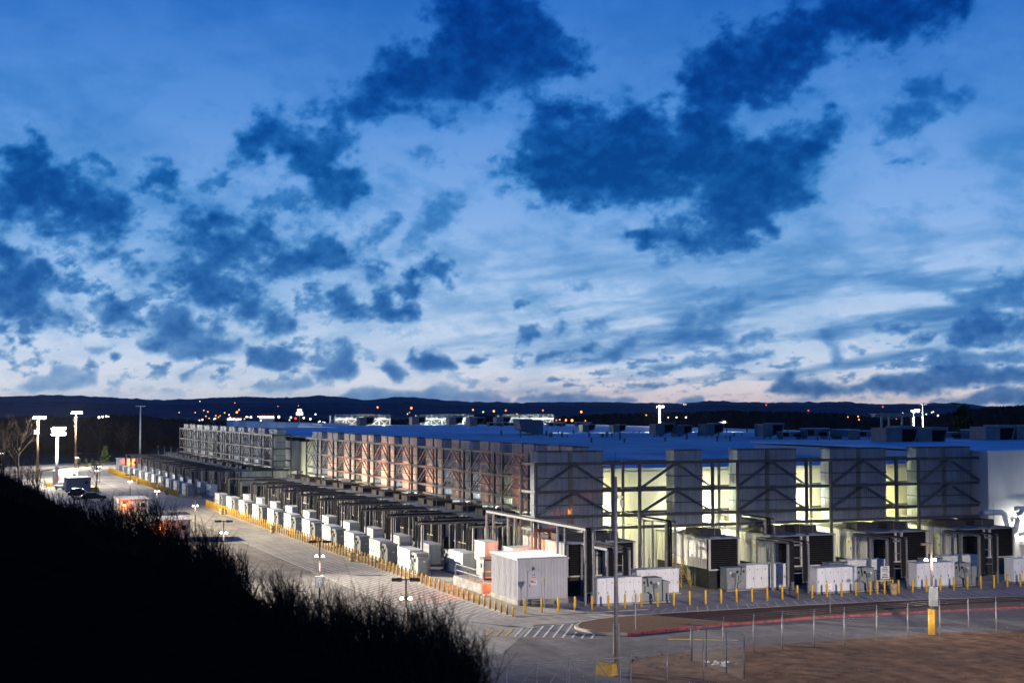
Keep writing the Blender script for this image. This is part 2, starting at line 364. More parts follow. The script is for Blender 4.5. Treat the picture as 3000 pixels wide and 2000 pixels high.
def clouds():
    az = np.concatenate([np.arange(-180, -2, 4.0), np.arange(-2, 46, .05), np.arange(46, 180.1, 4.0)]); az[-1] = 180
    el = np.concatenate([np.arange(-.6, 18, .05), np.arange(18, 30, .6), np.arange(30, 90, 4.0), [89.9]])
    A, E = np.meshgrid(az, el); sh = A.shape
    wx = (fbm(A*.9, E*1.1, 5)-.5)*1.5+(fbm(A*3.1+50, E*3.6, 4, .6)-.5)*.55
    wy = (fbm(A*.9+90, E*1.1+40, 5)-.5)*1.1+(fbm(A*3.1+10, E*3.6+70, 4, .6)-.5)*.45
    rag = (fbm(A*1.35+7, E*1.9+3, 8, .56)-.5)
    rag2 = fbm(A*.9+71, E*1.6+13, 6, .62)-.5
    lf = np.clip((E-.2)/5, .22, 1)                                   # low clouds are farther off and finer
    X = A+wx*lf; Y = E+wy*lf
    dens = np.zeros(sh)
    for ln in CLOUDS.split('\n'):
        d, pts = ln.split(':'); P = np.array([[float(q)/100 for q in p.split(',')] for p in pts.split()])
        lo = P.min(0)-1.2; hi = P.max(0)+1.2
        ii, jj = np.nonzero((A > lo[0]-1) & (A < hi[0]+1) & (E > lo[1]-1) & (E < hi[1]+1))
        if not len(ii): continue
        x = X[ii, jj]; y = Y[ii, jj]; dist = np.full(x.shape, 1e9); ins = np.zeros(x.shape, bool)
        for k in range(len(P)):
            (x0, y0), (x1, y1) = P[k-1], P[k]; dx, dy = x1-x0, y1-y0
            t = np.clip(((x-x0)*dx+(y-y0)*dy)/(dx*dx+dy*dy+1e-9), 0, 1)
            dist = np.minimum(dist, np.hypot(x-x0-t*dx, y-y0-t*dy))
            if dy: ins ^= ((y0 > y) != (y1 > y)) & (x < (y-y0)*dx/dy+x0)
        sdv = np.where(ins, dist, -dist); l = lf[ii, jj]
        size = min(np.ptp(P[:, 0]), np.ptp(P[:, 1])); q = np.clip(l*1.6, .5, 1); rg = rag[ii, jj]*min(1, .32+.22*size)*q
        sm = lambda z: np.clip(z, 0, 1)**2*(3-2*np.clip(z, 0, 1))
        edge = sm(.42+(sdv+rg*1.7)/(min(.70, .20+.15*size)*1.4*q)); core = sm(.30+(sdv+rg*1.9)/(min(2.6, .35+.5*size)*q))
        veil = np.clip((sdv+rag2[ii, jj]*2.0*q+.55*q)/(1.5*q), 0, 1)
        v = (.56*edge+.44*core)*float(d)+.10*veil*(1-edge)
        dens[ii, jj] = np.maximum(dens[ii, jj], v)+.25*np.minimum(dens[ii, jj], v)
    # the same broken deck goes on outside the view, thin streaks over all of it
    f2 = fbm(A*.22+3, E*.30+9, 6); outv = np.clip((f2-.50)*6, 0, 1)
    edge = np.clip(np.maximum.reduce([(1.0-A), (A-42.5), (E-15.9)])/2.5, 0, 1)
    dens = np.maximum(dens, outv*edge)
    st = fbm(A*.16+.55*E, E*1.5-.25*A, 5, .55); st2 = fbm(A*.5+E*.9, E*3.2-.5*A+40, 4, .6)
    low = np.clip((7.5-E)/4, 0, 1)*np.clip((A-15)/12, .12, 1)
    cir = np.clip((st-.44)*3.0, 0, 1)*.62*low*np.clip(.4+st2, 0, 1)
    haze = np.clip((fbm(A*.16+60, E*.30+5, 6, .58)-.42)*2.6, 0, 1)*.17*np.clip(E/5, 0, 1)
    mot = np.clip((fbm(A*.55+20+.4*E, E*1.0+7-.12*A, 6, .6)-.48)*3.2, 0, 1)*.19*np.clip(E/3, .2, 1)*np.clip((15-E)/7, .25, 1)
    haze = 1-(1-haze)*(1-mot)
    frag = np.clip((fbm(A*1.25+33, E*2.0+61, 7, .58)-.53)*5.5, 0, 1)*.62*np.clip((E-.4)/1.2, 0, 1)*np.clip((8.0-E)/3, 0, 1)*np.clip((19-A)/6, 0, 1)
    frag2 = np.clip((fbm(A*1.6+5, E*4.2+11, 7, .58)-.55)*6, 0, 1)*.5*np.clip((E-.2)/.6, 0, 1)*np.clip((3.4-E)/1.6, 0, 1)*np.clip((A-17)/6, 0, 1)
    dens = np.maximum(dens, np.maximum(frag, frag2))
    vary = fbm(A*1.9, E*2.6+20, 7, .62)
    dens = np.clip(dens*(.55+.86*vary), 0, 1.05)
    dens = 1-(1-np.clip(dens, 0, 1))*(1-cir)*(1-haze)
    k = np.clip(E/9, 0, 1)[..., None]; far = np.array([.050, .16, .43]); near = np.array([.013, .165, .36])
    tint = far*(1-k)+near*k
    T = np.power(tint, np.clip(dens, 0, 1)[..., None])               # transmission of the air column
    a = np.radians(A); e = np.radians(E); Rr = 30000.0
    V = np.stack([np.sin(a)*np.cos(e), np.cos(a)*np.cos(e), np.sin(e)], -1).reshape(-1, 3)*Rr
    n, m = sh; idx = np.arange(n*m).reshape(n, m)
    F = np.stack([idx[:-1, :-1], idx[1:, :-1], idx[1:, 1:], idx[:-1, 1:]], -1).reshape(-1, 4)
    me = bpy.data.meshes.new('clouds'); me.vertices.add(len(V)); me.vertices.foreach_set('co', V.astype(np.float32).ravel())
    me.loops.add(F.size); me.loops.foreach_set('vertex_index', F.astype(np.int32).ravel())
    me.polygons.add(len(F)); me.polygons.foreach_set('loop_start', np.arange(0, F.size, 4, dtype=np.int32)); me.polygons.foreach_set('loop_total', np.full(len(F), 4, np.int32))
    ca = me.color_attributes.new('air', 'FLOAT_COLOR', 'POINT')
    ca.data.foreach_set('color', np.concatenate([T.reshape(-1, 3), np.ones((n*m, 1))], 1).astype(np.float32).ravel())
    me.update(); me.validate()
    mt = bpy.data.materials.new('cloud_air'); mt.use_nodes = True; t = mt.node_tree; t.nodes.clear()
    o = t.nodes.new('ShaderNodeOutputMaterial'); tr = t.nodes.new('ShaderNodeBsdfTransparent'); at_ = t.nodes.new('ShaderNodeVertexColor'); at_.layer_name = 'air'
    t.links.new(at_.outputs['Color'], tr.inputs[0]); t.links.new(tr.outputs[0], o.inputs[0]); me.materials.append(mt)
    tag(obj('clouds', me), 'dark blue broken evening clouds drifting over the whole sky', 'clouds', kind='stuff')
clouds()

# ------------------------------------------------------------------ land
def interp(tab, x):
    return float(np.interp(x, [t[0] for t in tab], [t[1] for t in tab]))
g = MB(); n = 64
g.sheet([(26000*math.cos(2*PI*i/n), 26000*math.sin(2*PI*i/n)) for i in range(n)], -.35)
tag(g.build('ground', M['grass']), 'dark flat land reaching out to the hills', 'ground', kind='structure')
RIDGE = [(-30, .3), (-12, .45), (1.17, .41), (2.35, .48), (2.95, .47), (3.67, .52), (4.27, .53), (5.37, .49), (6.36, .45), (7.23, .39), (7.99, .35), (9, .39), (10.02, .43), (11.04, .48), (11.82, .46), (12.99, .45), (14.16, .53), (14.95, .46), (16, .34), (16.93, .46), (17.72, .48), (18.92, .35), (19.98, .29), (21.18, .28), (21.98, .25), (23.31, .29), (24.24, .27), (25.44, .29), (26.63, .24), (28.21, .22), (29.26, .33), (30.17, .29), (31.47, .26), (32.76, .27), (34.29, .29), (35.42, .19), (37.17, .21), (38.4, .24), (39.61, .1), (40.8, .13), (41.98, .1), (60, .3), (80, .3)]
FOREST = [(-30, -.1), (1.19, -.27), (2.36, -.3), (3.56, -.22), (5.38, -.31), (6.37, -.23), (7.24, -.18), (7.99, -.31), (9.26, -.52), (11.05, -.61), (13.65, -.66), (17.59, -.4), (20.25, -.23), (22.91, -.32), (25.57, -.16), (28.21, -.11), (30.17, -.03), (32.11, -.1), (34.03, -.13), (35.92, -.36), (37.78, -.18), (39, 0), (40.21, .13), (41.98, .2), (60, .1), (80, 0)]
def ridge(name, label, dist, scale, depth, off, rough):
    b = MB(); azs = np.arange(-28, 78, .06); rows = [(-depth, 0.0), (-depth*.55, .45), (-depth*.22, .82), (0, 1.0), (depth*.4, .7), (depth, 0)]
    rn = (fbm(azs*4+off*9, azs*0+off, 6, .62)-.5)*rough
    for dd, k in rows:
        for i, a in enumerate(azs):
            zc = 17+dist*math.tan(R(interp(RIDGE, a)*scale+off*0))+rn[i]+(vnoise(np.array([a*3.0]), np.array([dd*.01+off]))[0]-.5)*rough*2*(k < 1)
            d = dist+dd; b.v.append((d*math.sin(R(a)), d*math.cos(R(a)), -1+(zc+1)*k))
    m = len(azs)
    for r in range(len(rows)-1):
        for i in range(m-1): b.f.append((r*m+i, r*m+i+1, (r+1)*m+i+1, (r+1)*m+i))
    tag(b.build(name, M['ridge'], smooth=True), label, 'hills', kind='structure')
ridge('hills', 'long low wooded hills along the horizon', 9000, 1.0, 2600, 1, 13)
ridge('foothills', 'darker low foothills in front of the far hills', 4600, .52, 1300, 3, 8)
# far-off wood: one mass of small crowns
b = MB(); rf = random.Random(3)
for i in range(5200):
    a = rf.uniform(-6, 50); d = 560*(3.6**rf.random()); dd = d
    top = 17+d*math.tan(R(interp(FOREST, a)))-rf.random()**2*7-(3 if d < 700 else 0)
    if top < 3: top = rf.uniform(3, 6)
    if 8 < a < 38 and d < 640: continue
    h = top; w = rf.uniform(3.0, 5.5); x = d*math.sin(R(a)); y = d*math.cos(R(a)); n = 6; k0 = len(b.v); ph = rf.random()*6
    prof = [(.10, .5), (.35, 1.0), (.62, .95), (.85, .55), (1.0, .08)]
    for hh, ww in prof:
        for j in range(n):
            rr = w*ww*rf.uniform(.7, 1.15); b.v.append((x+rr*math.cos(ph+2*PI*j/n), y+rr*math.sin(ph+2*PI*j/n), h*hh*rf.uniform(.94, 1.04)))
    for q in range(len(prof)-1):
        for j in range(n): b.f.append((k0+q*n+j, k0+q*n+(j+1) % n, k0+(q+1)*n+(j+1) % n, k0+(q+1)*n+j))
tag(b.build('far_forest', M['forest']), 'dark far-off woods between the site and the hills', 'forest', kind='stuff')

# paved yard and roads
def flat(name, poly, z, m, label, cat, kind='structure', parent=None):
    o = MB().sheet(poly, z).build(name, m, parent)
    return tag(o, label, cat, kind=kind) if parent is None else o
flat('pavement', [(14, 60), (37.2, 60), (37.2, 480), (-4, 420), (-4, 120)], -.02, M['verge'], 'pale verge and parking apron left of the yard road', 'pavement')
yard = flat('yard_road', [(37.2, 96), (44.6, 108), (170, 108), (170, 520), (37.2, 480)], 0.0, M['concrete'], 'pale concrete yard road and equipment yard', 'road')
flat('access_road', [(30, 60), (41.5, 83.6), (44.4, 90.6), (49.5, 92.2), (56, 92.7), (71, 92.8), (79, 91.7), (150, 86), (150, 108), (44.6, 108), (37.2, 96), (28, 96)], .004, M['asphalt'], 'darker access road curving past the corner', 'road')
# slab joints sawn into the yard concrete: narrow recessed strips as real slabs beside the bollards
sm_ = MB().box(44.75, 57, .03, 5.97, .0, .055).mesh('slab', M['concrete'])
for i in range(55): obj('slab', sm_, yard, (0, 112.5+i*6.0, 0))
# hatched no-parking band along the road, and its edge lines
b = MB()
def stripe(b, p, q, w, z):
    p = Vector((*p, 0)); q = Vector((*q, 0)); d = (q-p).normalized(); a = Vector((-d.y, d.x, 0))*w/2
    k = len(b.v); b.v += [(v.x, v.y, z) for v in (p-a, q-a, q+a, p+a)]; b.f.append((k, k+1, k+2, k+3))
L = []
y = 113.6; k = 0
while y < 205:
    lx = 37.5 if y > 122 else max(37.5, 44.4-(y-112.9)*.72)
    t = (44.35-lx); L.append(((44.35, y), (44.35-t, y-t*1.148), .10)); y += 1.15
L += [((44.45, 112.9), (44.45, 258), .10), ((37.45, 122), (37.45, 420), .10), ((44.7, 112.9), (37.45, 123.2), .10)]
for i, (p, q, w) in enumerate(L):
    bb = MB(); stripe(bb, p, q, w*(1.5 if i < len(L)-3 else 1), .012)
    o = bb.build('painted_line', M['paint'], yard)
L = []
P0 = np.array([39.0, 103.9]); P1 = np.array([45.6, 100.05]); V = np.array([3.58, 6.18])
for i in range(12):
    p = P0+(P1-P0)*i/10.6; q = p+V
    topy = 106.3+(q[0]-40.8)*.175
    s = min(1, (topy-p[1])/V[1]) if i < 9 else (.42 if i == 9 else .30)
    L.append((tuple(p), tuple(p+V*s), .17, 'paint_y' if i < 3 else 'paint'))
L += [((39.0, 103.9), (46.5, 99.5), .10, 'paint_y'), ((40.6, 106.3), (47.9, 107.6), .10, 'paint')]
acc = bpy.data.objects['access_road']
for p, q, w, m in L: bb = MB(); stripe(bb, p, q, w, .016); bb.build('painted_line', M[m], acc)
for i in range(46):
    x = 56+i*1.0; bb = MB(); stripe(bb, (x, 109.35+(.9 if i < 3 else 0)), (x+2.0-.028*i, 112.95), .10, .014); bb.build('painted_line', M['paint'], yard)
bb = MB(); stripe(bb, (51.0, 97.6), (55.6, 95.2), .5, .016); bb.build('painted_line', M['paint_y'], acc)

# brown earth in the right foreground
b = MB(); nx, ny = 90, 40
for j in range(ny):
    for i in range(nx):
        x = 41.0+i*1.25; yb = float(np.interp(x, [41, 44.5, 49.5, 56, 71, 79, 150], [84, 90.4, 92.1, 92.6, 92.7, 91.6, 86])); yy = yb-(j/(ny-1))*42
        z = .03+(yb-yy)*.004+.35*float(fbm(np.array([x*.12]), np.array([yy*.2]), 4)[0]-.5)*min(1, (yb-yy)/6)+.06*float(vnoise(np.array([x*1.3]), np.array([yy*1.3]))[0])*min(1, (yb-yy)/3)
        b.v.append((x, yy, max(.012, z)))
for j in range(ny-1):
    for i in range(nx-1): b.f.append((j*nx+i, (j+1)*nx+i, (j+1)*nx+i+1, j*nx+i+1))
df = b
tag(b.build('dirt_field', M['dirt'], smooth=True), 'bare brown earth beyond the wire fence at lower right', 'dirt', kind='structure')

# traffic island with kerb
isl = [(46.75, 103.2), (46.6, 104.4), (47.0, 105.6), (48.2, 107.0), (50.0, 108.1), (53, 108.9), (59, 109.2), (70, 109.2), (82, 108.6), (93, 107.0), (110, 104), (130, 100),
       (130, 96.5), (110, 98.9), (98, 100.2), (88, 101.3), (76, 102.2), (67, 102.6), (58, 101.9), (53, 101.0), (49.0, 100.2), (47.6, 100.9), (47.0, 102.0)]
cx, cy = 60, 104
inner = [(x+(cx-x)*.0+(.22 if x < 47.5 else 0)*(1), y+(-.22 if y > 104.2 else .22)) for x, y in isl]
ii = empty('traffic_island', (0, 0, 0), 0, 'mulched traffic island with red painted kerb', 'traffic island')
ii['kind'] = 'structure'
MB().prism(inner, .0, .17).build('mulch_bed', M['mulch'], ii)
for k in range(len(isl)):
    p, q = isl[k], isl[(k+1) % len(isl)]; pi_, qi = inner[k], inner[(k+1) % len(isl)]
    L_ = math.hypot(q[0]-p[0], q[1]-p[1]); nseg = max(1, int(L_/3))
    for s in range(nseg):
        f0, f1 = s/nseg, (s+1)/nseg-.006; l = lambda a, c, f: (a[0]+(c[0]-a[0])*f, a[1]+(c[1]-a[1])*f)
        poly = [l(p, q, f0), l(p, q, f1), l(pi_, qi, f1), l(pi_, qi, f0)]
        redk = (p[1] < 103 and p[0] < 131 and k >= 12 and p[0] > 49.2)
        MB().prism(poly, .0, .19).build('kerb_stone', M['red'] if redk else M['kerb'], ii)

# the dark hill the view is taken from
CREST = [(-80, -1.0), (-30, -1.4), (0.05, -1.85), (2.4, -2.4), (3.11, -2.68), (3.96, -3.2), (4.81, -3.75), (5.67, -4.25), (6.42, -4.6), (7.29, -4.85), (8.17, -5.1), (9.31, -5.8), (10.46, -6.5), (11.87, -7.3), (13.04, -8.0), (14.34, -8.65), (15.65, -9.2), (16.96, -9.6), (18.28, -9.9), (19.33, -10.3), (20.26, -10.8), (20.92, -11.2), (21.58, -11.7), (22.9, -12.8), (25.5, -15), (35, -19), (60, -24), (90, -26)]
def crest(a):
    D = float(np.interp(a, [-80, 2, 10, 20, 26, 40, 90], [75, 62, 46, 33, 27, 22, 18])); return D, 17+D*math.tan(R(interp(CREST, a)))
b = MB(); azs = np.arange(-78, 89, .5)
fr = [0.0, .08, .2, .35, .5, .65, .78, .88, .95, 1.0, 1.06, 1.15, 1.3]
for f in fr:
    for a in azs:
        D, zc = crest(a); d = max(.5, D*f)
        if f <= 1: z = 15.1+(zc-15.1)*f**1.2
        else: z = zc-(f-1)*D*.75
        z += .5*(float(vnoise(np.array([a*.7]), np.array([f*9]))[0])-.5)*min(1, f*2)*(1 if f < .9 else .3)
        b.v.append((d*math.sin(R(a)), d*math.cos(R(a)), z))
for a in azs:                                                        # run out to the level ground
    D, zc = crest(a); z = zc-.3*D*.75; d = min(D*1.3+max(0, z)*1.5, 29/max(.05, math.sin(R(max(a, 1)))) if a > 8 else 1e9); d = max(d, D*1.35)
    b.v.append((d*math.sin(R(a)), d*math.cos(R(a)), -.3))
m = len(azs)
for r in range(len(fr)):
    for i in range(m-1): b.f.append((r*m+i, r*m+i+1, (r+1)*m+i+1, (r+1)*m+i))
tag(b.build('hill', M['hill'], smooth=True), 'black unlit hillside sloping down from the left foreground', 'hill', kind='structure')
# dry brush on the crest: thin stems, too many to count
b = MB(); rb = random.Random(5)
CL = [(rb.uniform(-2, 25), rb.uniform(.6, 2.3), rb.uniform(.15, .8)) for _ in range(44)]+[(6.6, 2.2, .7), (7.6, 2.6, .6), (8.3, 2.8, .7), (9.1, 2.0, .5), (10.2, 2.9, .5), (10.9, 2.5, .5), (12.9, 2.6, .6), (13.9, 2.4, .7), (15.1, 3.0, .5), (16.1, 3.2, .8), (17.3, 3.0, .9), (18.2, 3.3, .9), (19.3, 3.2, .7), (19.9, 2.6, .6), (5.2, 1.2, .7)]*3
for i in range(5200):
    if i % 4:
        c = rb.choice(CL); a = rb.gauss(c[0], c[2]*.6); hm = c[1]
    else: a = rb.uniform(-4, 27); hm = .6
    D, zc = crest(a); f = 1.0-abs(rb.gauss(0, .10)); d = D*f
    z = 15.1+(zc-15.1)*f**1.2-.15 if f <= 1 else zc
    h = hm*rb.uniform(.45, 1.0)*(D/45)**.25*.62; base = Vector((d*math.sin(R(a)), d*math.cos(R(a)), z)); lean = Vector((rb.gauss(-.12, .22), rb.gauss(0, .22), 1)).normalized()
    p1 = base+lean*h*.5+Vector((rb.gauss(0, .05), rb.gauss(0, .05), 0))*h; p2 = p1+(lean+Vector((rb.gauss(-.1, .25), rb.gauss(0, .25), 0))).normalized()*h*.5
    b.tube([base, p1, p2], .010+.004*h, 3, .25)
    for t in range(rb.randint(2, 5)):
        s = base.lerp(p1, rb.uniform(.3, 1)) if t % 2 else p1.lerp(p2, rb.uniform(0, .8))
        e = s+Vector((rb.gauss(-.05, .35), rb.gauss(0, .35), rb.uniform(.3, 1))).normalized()*h*rb.uniform(.2, .45)
        b.tube([s, (s+e)/2+Vector((rb.gauss(0, .03), rb.gauss(0, .03), .02))*h, e], .007, 3, .3)
for i in range(9000):                                                # dead grass between
    a = rb.uniform(-4, 27); D, zc = crest(a); f = rb.uniform(.72, 1.01); d = D*f; z = 15.1+(zc-15.1)*f**1.2-.25; h = rb.uniform(.25, .62)
    p = Vector((d*math.sin(R(a)), d*math.cos(R(a)), z)); q = p+Vector((rb.gauss(-.1, .2), rb.gauss(0, .2), 1))*h; k = len(b.v)
    b.v += [tuple(p+Vector((-.02, 0, 0))), tuple(p+Vector((.02, .01, 0))), tuple(q)]; b.f.append((k, k+1, k+2))
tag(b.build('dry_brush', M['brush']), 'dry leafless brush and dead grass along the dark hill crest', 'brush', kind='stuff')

b = MB(); rd = random.Random(21)                                     # clods and stones on the bare earth
for i in range(1000):
    x = rd.uniform(42, 100); y = rd.uniform(64, 91.5); s_ = rd.choice((.02, .03, .03, .04, .07)); z = .05+(92-y)*.004
    b.quadbox([(x+dx*s_*rd.uniform(.6, 1.3), y+dy*s_*rd.uniform(.6, 1.3), z-.05+dz*(.06+s_*rd.uniform(.5, 1.0))) for dz in (0, 1) for dx, dy in ((-1, -1), (1, -1), (1, 1), (-1, 1))])
tag(b.build('clods', M['dirt']), 'loose clods and stones strewn over the bare earth', 'stones', kind='stuff')

# ------------------------------------------------------------------ data hall: wall panels, roof sheets
hall = empty('data_hall', (0, 0, 0), 0, 'long low data hall with cream panel walls and pale metal roof', 'building')
_pm = {}
def wall_run(p, q, z0, z1, m, parent, step=3.0):
    """row of separate wall panels with open joints between two plan points, outer face on the left of p->q reversed"""
    p = Vector((*p, 0)); q = Vector((*q, 0)); L = (q-p).length; n = max(1, round(L/step)); w = L/n; d = (q-p).normalized()
    key = (round(w, 3), z0, z1, m.name)
    if key not in _pm:
        _pm[key] = MB().box(.012, w-.012, 0, .12, z0, z1).mesh('wall_panel', m)
    for i in range(n):
        o = obj('wall_panel', _pm[key], parent, p+d*w*i); o.rotation_euler = (0, 0, math.atan2(d.y, d.x))
wall_run((63, 134.4), (104.6, 134.4), .0, 10.83, M['wall'], hall)
wall_run((63, 142.5), (63, 134.52), .0, 10.83, M['wall'], hall)
wall_run((68.9, 142.5), (63.14, 142.5), .0, 10.5, M['wall'], hall)
wall_run((69.0, 262), (69.0, 142.7), .0, 10.5, M['wall'], hall)
wall_run((72.5, 289), (72.5, 262), .0, 9.75, M['wall'], hall)
wall_run((69.0, 404), (69.0, 289), .0, 10.5, M['wall'], hall)
wall_run((72.4, 289), (69.14, 289), .0, 10.5, M['wall'], hall)
wall_run((69.1, 262), (72.4, 262), .0, 10.5, M['wall'], hall)
MB().box(71.3, 73.2, 274.0, 277.2, .0, 10.4).build('pilaster', M['wall'], hall)
MB().box(63.2, 104.4, 134.6, 142.3, .0, 10.4).box(72.7, 104.4, 142.31, 404, .0, 10.4).box(106, 190, 404.1, 450, .0, 10.9).build('core', M['wall'], hall)
MB().box(62.85, 104.6, 134.25, 134.40, 10.83, 11.02).build('eave_trim', M['wallw'], hall)
def roof_z(y): return 10.86+(y-134.4)*(.74/143.6)
rs = {}
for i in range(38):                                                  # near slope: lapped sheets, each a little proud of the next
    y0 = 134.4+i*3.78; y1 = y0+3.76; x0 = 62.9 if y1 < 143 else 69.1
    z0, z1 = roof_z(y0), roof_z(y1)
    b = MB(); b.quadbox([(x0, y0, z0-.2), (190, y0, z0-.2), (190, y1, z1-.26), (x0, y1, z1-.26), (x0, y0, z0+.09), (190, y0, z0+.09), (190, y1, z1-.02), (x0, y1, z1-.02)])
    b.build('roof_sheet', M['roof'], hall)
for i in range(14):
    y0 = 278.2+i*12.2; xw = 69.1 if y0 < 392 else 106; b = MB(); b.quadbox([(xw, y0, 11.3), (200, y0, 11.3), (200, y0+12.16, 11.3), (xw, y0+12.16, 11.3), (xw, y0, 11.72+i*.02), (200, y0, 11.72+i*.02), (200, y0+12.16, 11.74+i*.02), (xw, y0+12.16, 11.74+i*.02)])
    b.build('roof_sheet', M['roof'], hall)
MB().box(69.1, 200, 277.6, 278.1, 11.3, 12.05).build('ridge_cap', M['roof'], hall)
# white plant annex at the right
anx = empty('plant_annex', (0, 0, 0), 0, 'tall white plant annex wall at the right edge with pipework', 'building')
wall_run((104.7, 127.0), (152.7, 127.0), .0, 12.38, M['wallw'], anx, 6.0)
wall_run((104.7, 134.2), (104.7, 127.14), .0, 12.38, M['wallw'], anx, 7)
MB().box(104.9, 152, 127.2, 175, .0, 12.2).build('core', M['wallw'], anx)
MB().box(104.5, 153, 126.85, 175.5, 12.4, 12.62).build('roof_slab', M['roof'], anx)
b = MB().tube([(110.2, 126.6, 10.3), (110.2, 125.9, 10.3), (110.2, 125.7, 10.1)], .10, 8); b.cyl(110.2, 125.7, 9.75, 10.1, .22, 10)
b.v = [(x, y, z+1.7) for x, y, z in b.v]; b.build('camera_dome', M['dgrey'], anx)
pp = empty('pipe_rack', (0, 0, 0), 0, 'thick white insulated pipes with drop bends by annex wall', 'pipework')
MB().tube([(103.0, 125.6, 6.15), (105.2, 125.6, 6.15), (105.6, 125.6, 5.9), (105.8, 125.6, 5.3), (106.2, 125.6, 4.0), (106.6, 125.6, 3.6), (107.0, 125.6, 4.0), (107.3, 125.6, 5.3), (107.5, 125.6, 5.9), (107.9, 125.6, 6.15), (118, 125.6, 6.15)], .28, 12).build('pipe', M['pipe'], pp, True)
MB().tube([(107.7, 126.3, 6.4), (118, 126.3, 6.4)], .28, 12).build('pipe', M['pipe'], pp, True)
MB().tube([(108.4, 125.4, 5.9), (108.4, 125.4, 4.3), (107.9, 125.4, 3.9), (107.4, 125.4, 3.8)], .2, 10).build('pipe', M['pipe'], pp, True)
b = MB()
for x in (109.0, 110.3, 112, 114): b.box(x, x+.22, 125.0, 125.22, 2.9, 5.8)
for z in (3.5, 4.4, 5.6): b.box(109.0, 118, 125.02, 125.2, z, z+.12)
b.build('rack_frame', M['pipe'], pp)
MB().box(108.6, 118, 124.2, 126.8, 2.55, 2.9).build('deck', M['wallw'], pp)
MB().box(109.4, 118, 124.4, 126.7, .0, 2.5).build('housing', M['wallw'], pp)
b = MB()
for i in range(7): b.cyl(110.7+i*.32, 125.9, 3.1, 5.3, .11, 8)
b.build('valve_column', M['dgrey'], pp)

# ------------------------------------------------------------------ exhaust stacks (local: front on -Y, x 0..3.1)
SW, SD, SZ0, SZ1 = 3.12, 1.8, 5.35, 12.95
def ribbed(n, w, z0, z1):
    """one sheet of n trapezoid ribs, width w, in the xz plane, ribs towards -y"""
    b = MB(); p = w/n; xs = []
    for i in range(n): x = i*p; xs += [(x+.02, 0), (x+p*.55, 0), (x+p*.63, -.05), (x+p*.92, -.05)]
    xs.append((w-.012, 0)); k = len(xs)
    b.v = [(x, y, z0) for x, y in xs]+[(x, y, z1) for x, y in xs]
    b.f = [(i, i+1, k+i+1, k+i) for i in range(k-1)]
    return b
def make_stack(detail=True):
    r = empty('exhaust_stack')
    MB().box(.06, SW-.06, .06, SD-.06, SZ0, SZ1-.05).build('duct', M['panel'], r)
    if detail:
        for name, n, w, lo, rz, m in (('f', 4, SW/4, 0, 0, 4), ('s', 2, SD/2, 0, -90, 5), ('s', 2, SD/2, 0, 90, 5)):
            me = ribbed(3, w, SZ0, SZ1).mesh('sheet_panel', M['panel'])
            for i in range(n):
                o = obj('sheet_panel', me, r); j = random.uniform(-.012, .012)
                if rz == 0: o.location = (i*w, j, 0)
                elif rz == -90: o.location = (j, SD-i*w, 0); o.rotation_euler = (0, 0, R(-90))
                else: o.location = (SW+j, i*w, 0); o.rotation_euler = (0, 0, R(90))
    else:
        me = ribbed(8, SW, SZ0, SZ1).mesh('sheet_panel', M['panel']); obj('sheet_panel', me, r)
        me = ribbed(5, SD, SZ0, SZ1).mesh('sheet_panel', M['panel'])
        o = obj('sheet_panel', me, r, (SW, 0, 0)); o.rotation_euler = (0, 0, R(90))
    for z in (7.75, 10.35): 
        MB().box(-.07, SW+.07, -.07, 0.0, z, z+.12).box(-.07, .0, .0, SD, z, z+.12).box(SW, SW+.07, 0.0, SD, z, z+.12).build('stiffener', M['frame'], r)
    b = MB(); t = .10
    b.box(-.06, SW+.06, -.06, .04, SZ1-.10, SZ1+.03).box(-.06, SW+.06, SD-.04, SD+.06, SZ1-.10, SZ1+.03).box(-.06, .04, .04, SD-.04, SZ1-.10, SZ1+.03).box(SW-.04, SW+.06, .04, SD-.04, SZ1-.10, SZ1+.03)
    b.build('rim', M['frame'], r)
    return r
STK, STKF = Proto(make_stack()), Proto(make_stack(False))
# ------------------------------------------------------------------ support frame of a bay (local origin: pair start, frame plane)
RZ = (5.6, 6.77, 9.16, 11.81); XA, XB, PITCH = -.6, 7.45, 10.86
def make_frame(last=False, braces=True, left=True):
    r = empty('stack_frame'); xe = XB+.12 if last else PITCH+XA-.14
    for x in (XA, XB):
        MB().hbeam((x, 0, 0.05), (x, 0, 11.95), .26, .26).build('post', M['frame'], r)
        MB().hbeam((x, 3.7, 0.05), (x, 3.7, 11.85), .22, .22).build('post', M['frame'], r)
    for z in RZ:
        MB().hbeam((XA-.13, -.02, z), (xe, -.02, z), .2, .28).build('rail', M['frame'], r)
        if z > 6: MB().hbeam((XA-.13, 3.72, z), (xe, 3.72, z), .18, .24).build('rail', M['frame'], r)
        for x in (XA, XB):
            MB().hbeam((x, .14, z-.02), (x, 3.58, z-.02), .16, .22).build('tie', M['frame'], r)
    xm = (XA+XB)/2
    if braces:
        for z0, z1 in ((6.77, 9.16), (9.16, 11.81)):
            for x in (XA, XB):
                MB().bar((x+(.15 if x < 0 else -.15), -.17, z0+.18), (xm+(-.12 if x < 0 else .12), -.17, z1-.16), .12, .12).build('brace', M['frame'], r)
                MB().bar((x+(.15 if x < 0 else -.15), .3, z0+.18), (xm+(-.12 if x < 0 else .12), .3, z1-.16), .10, .10).build('brace', M['frame'], r)
            for zz in (z0, z1): MB().box(xm-.3, xm+.3, -.24, -.14, zz-.36 if zz == z1 else zz+.14, zz-.12 if zz == z1 else zz+.2).build('gusset', M['frame'], r)
    return r
FRM, FRML = Proto(make_frame()), Proto(make_frame(True))
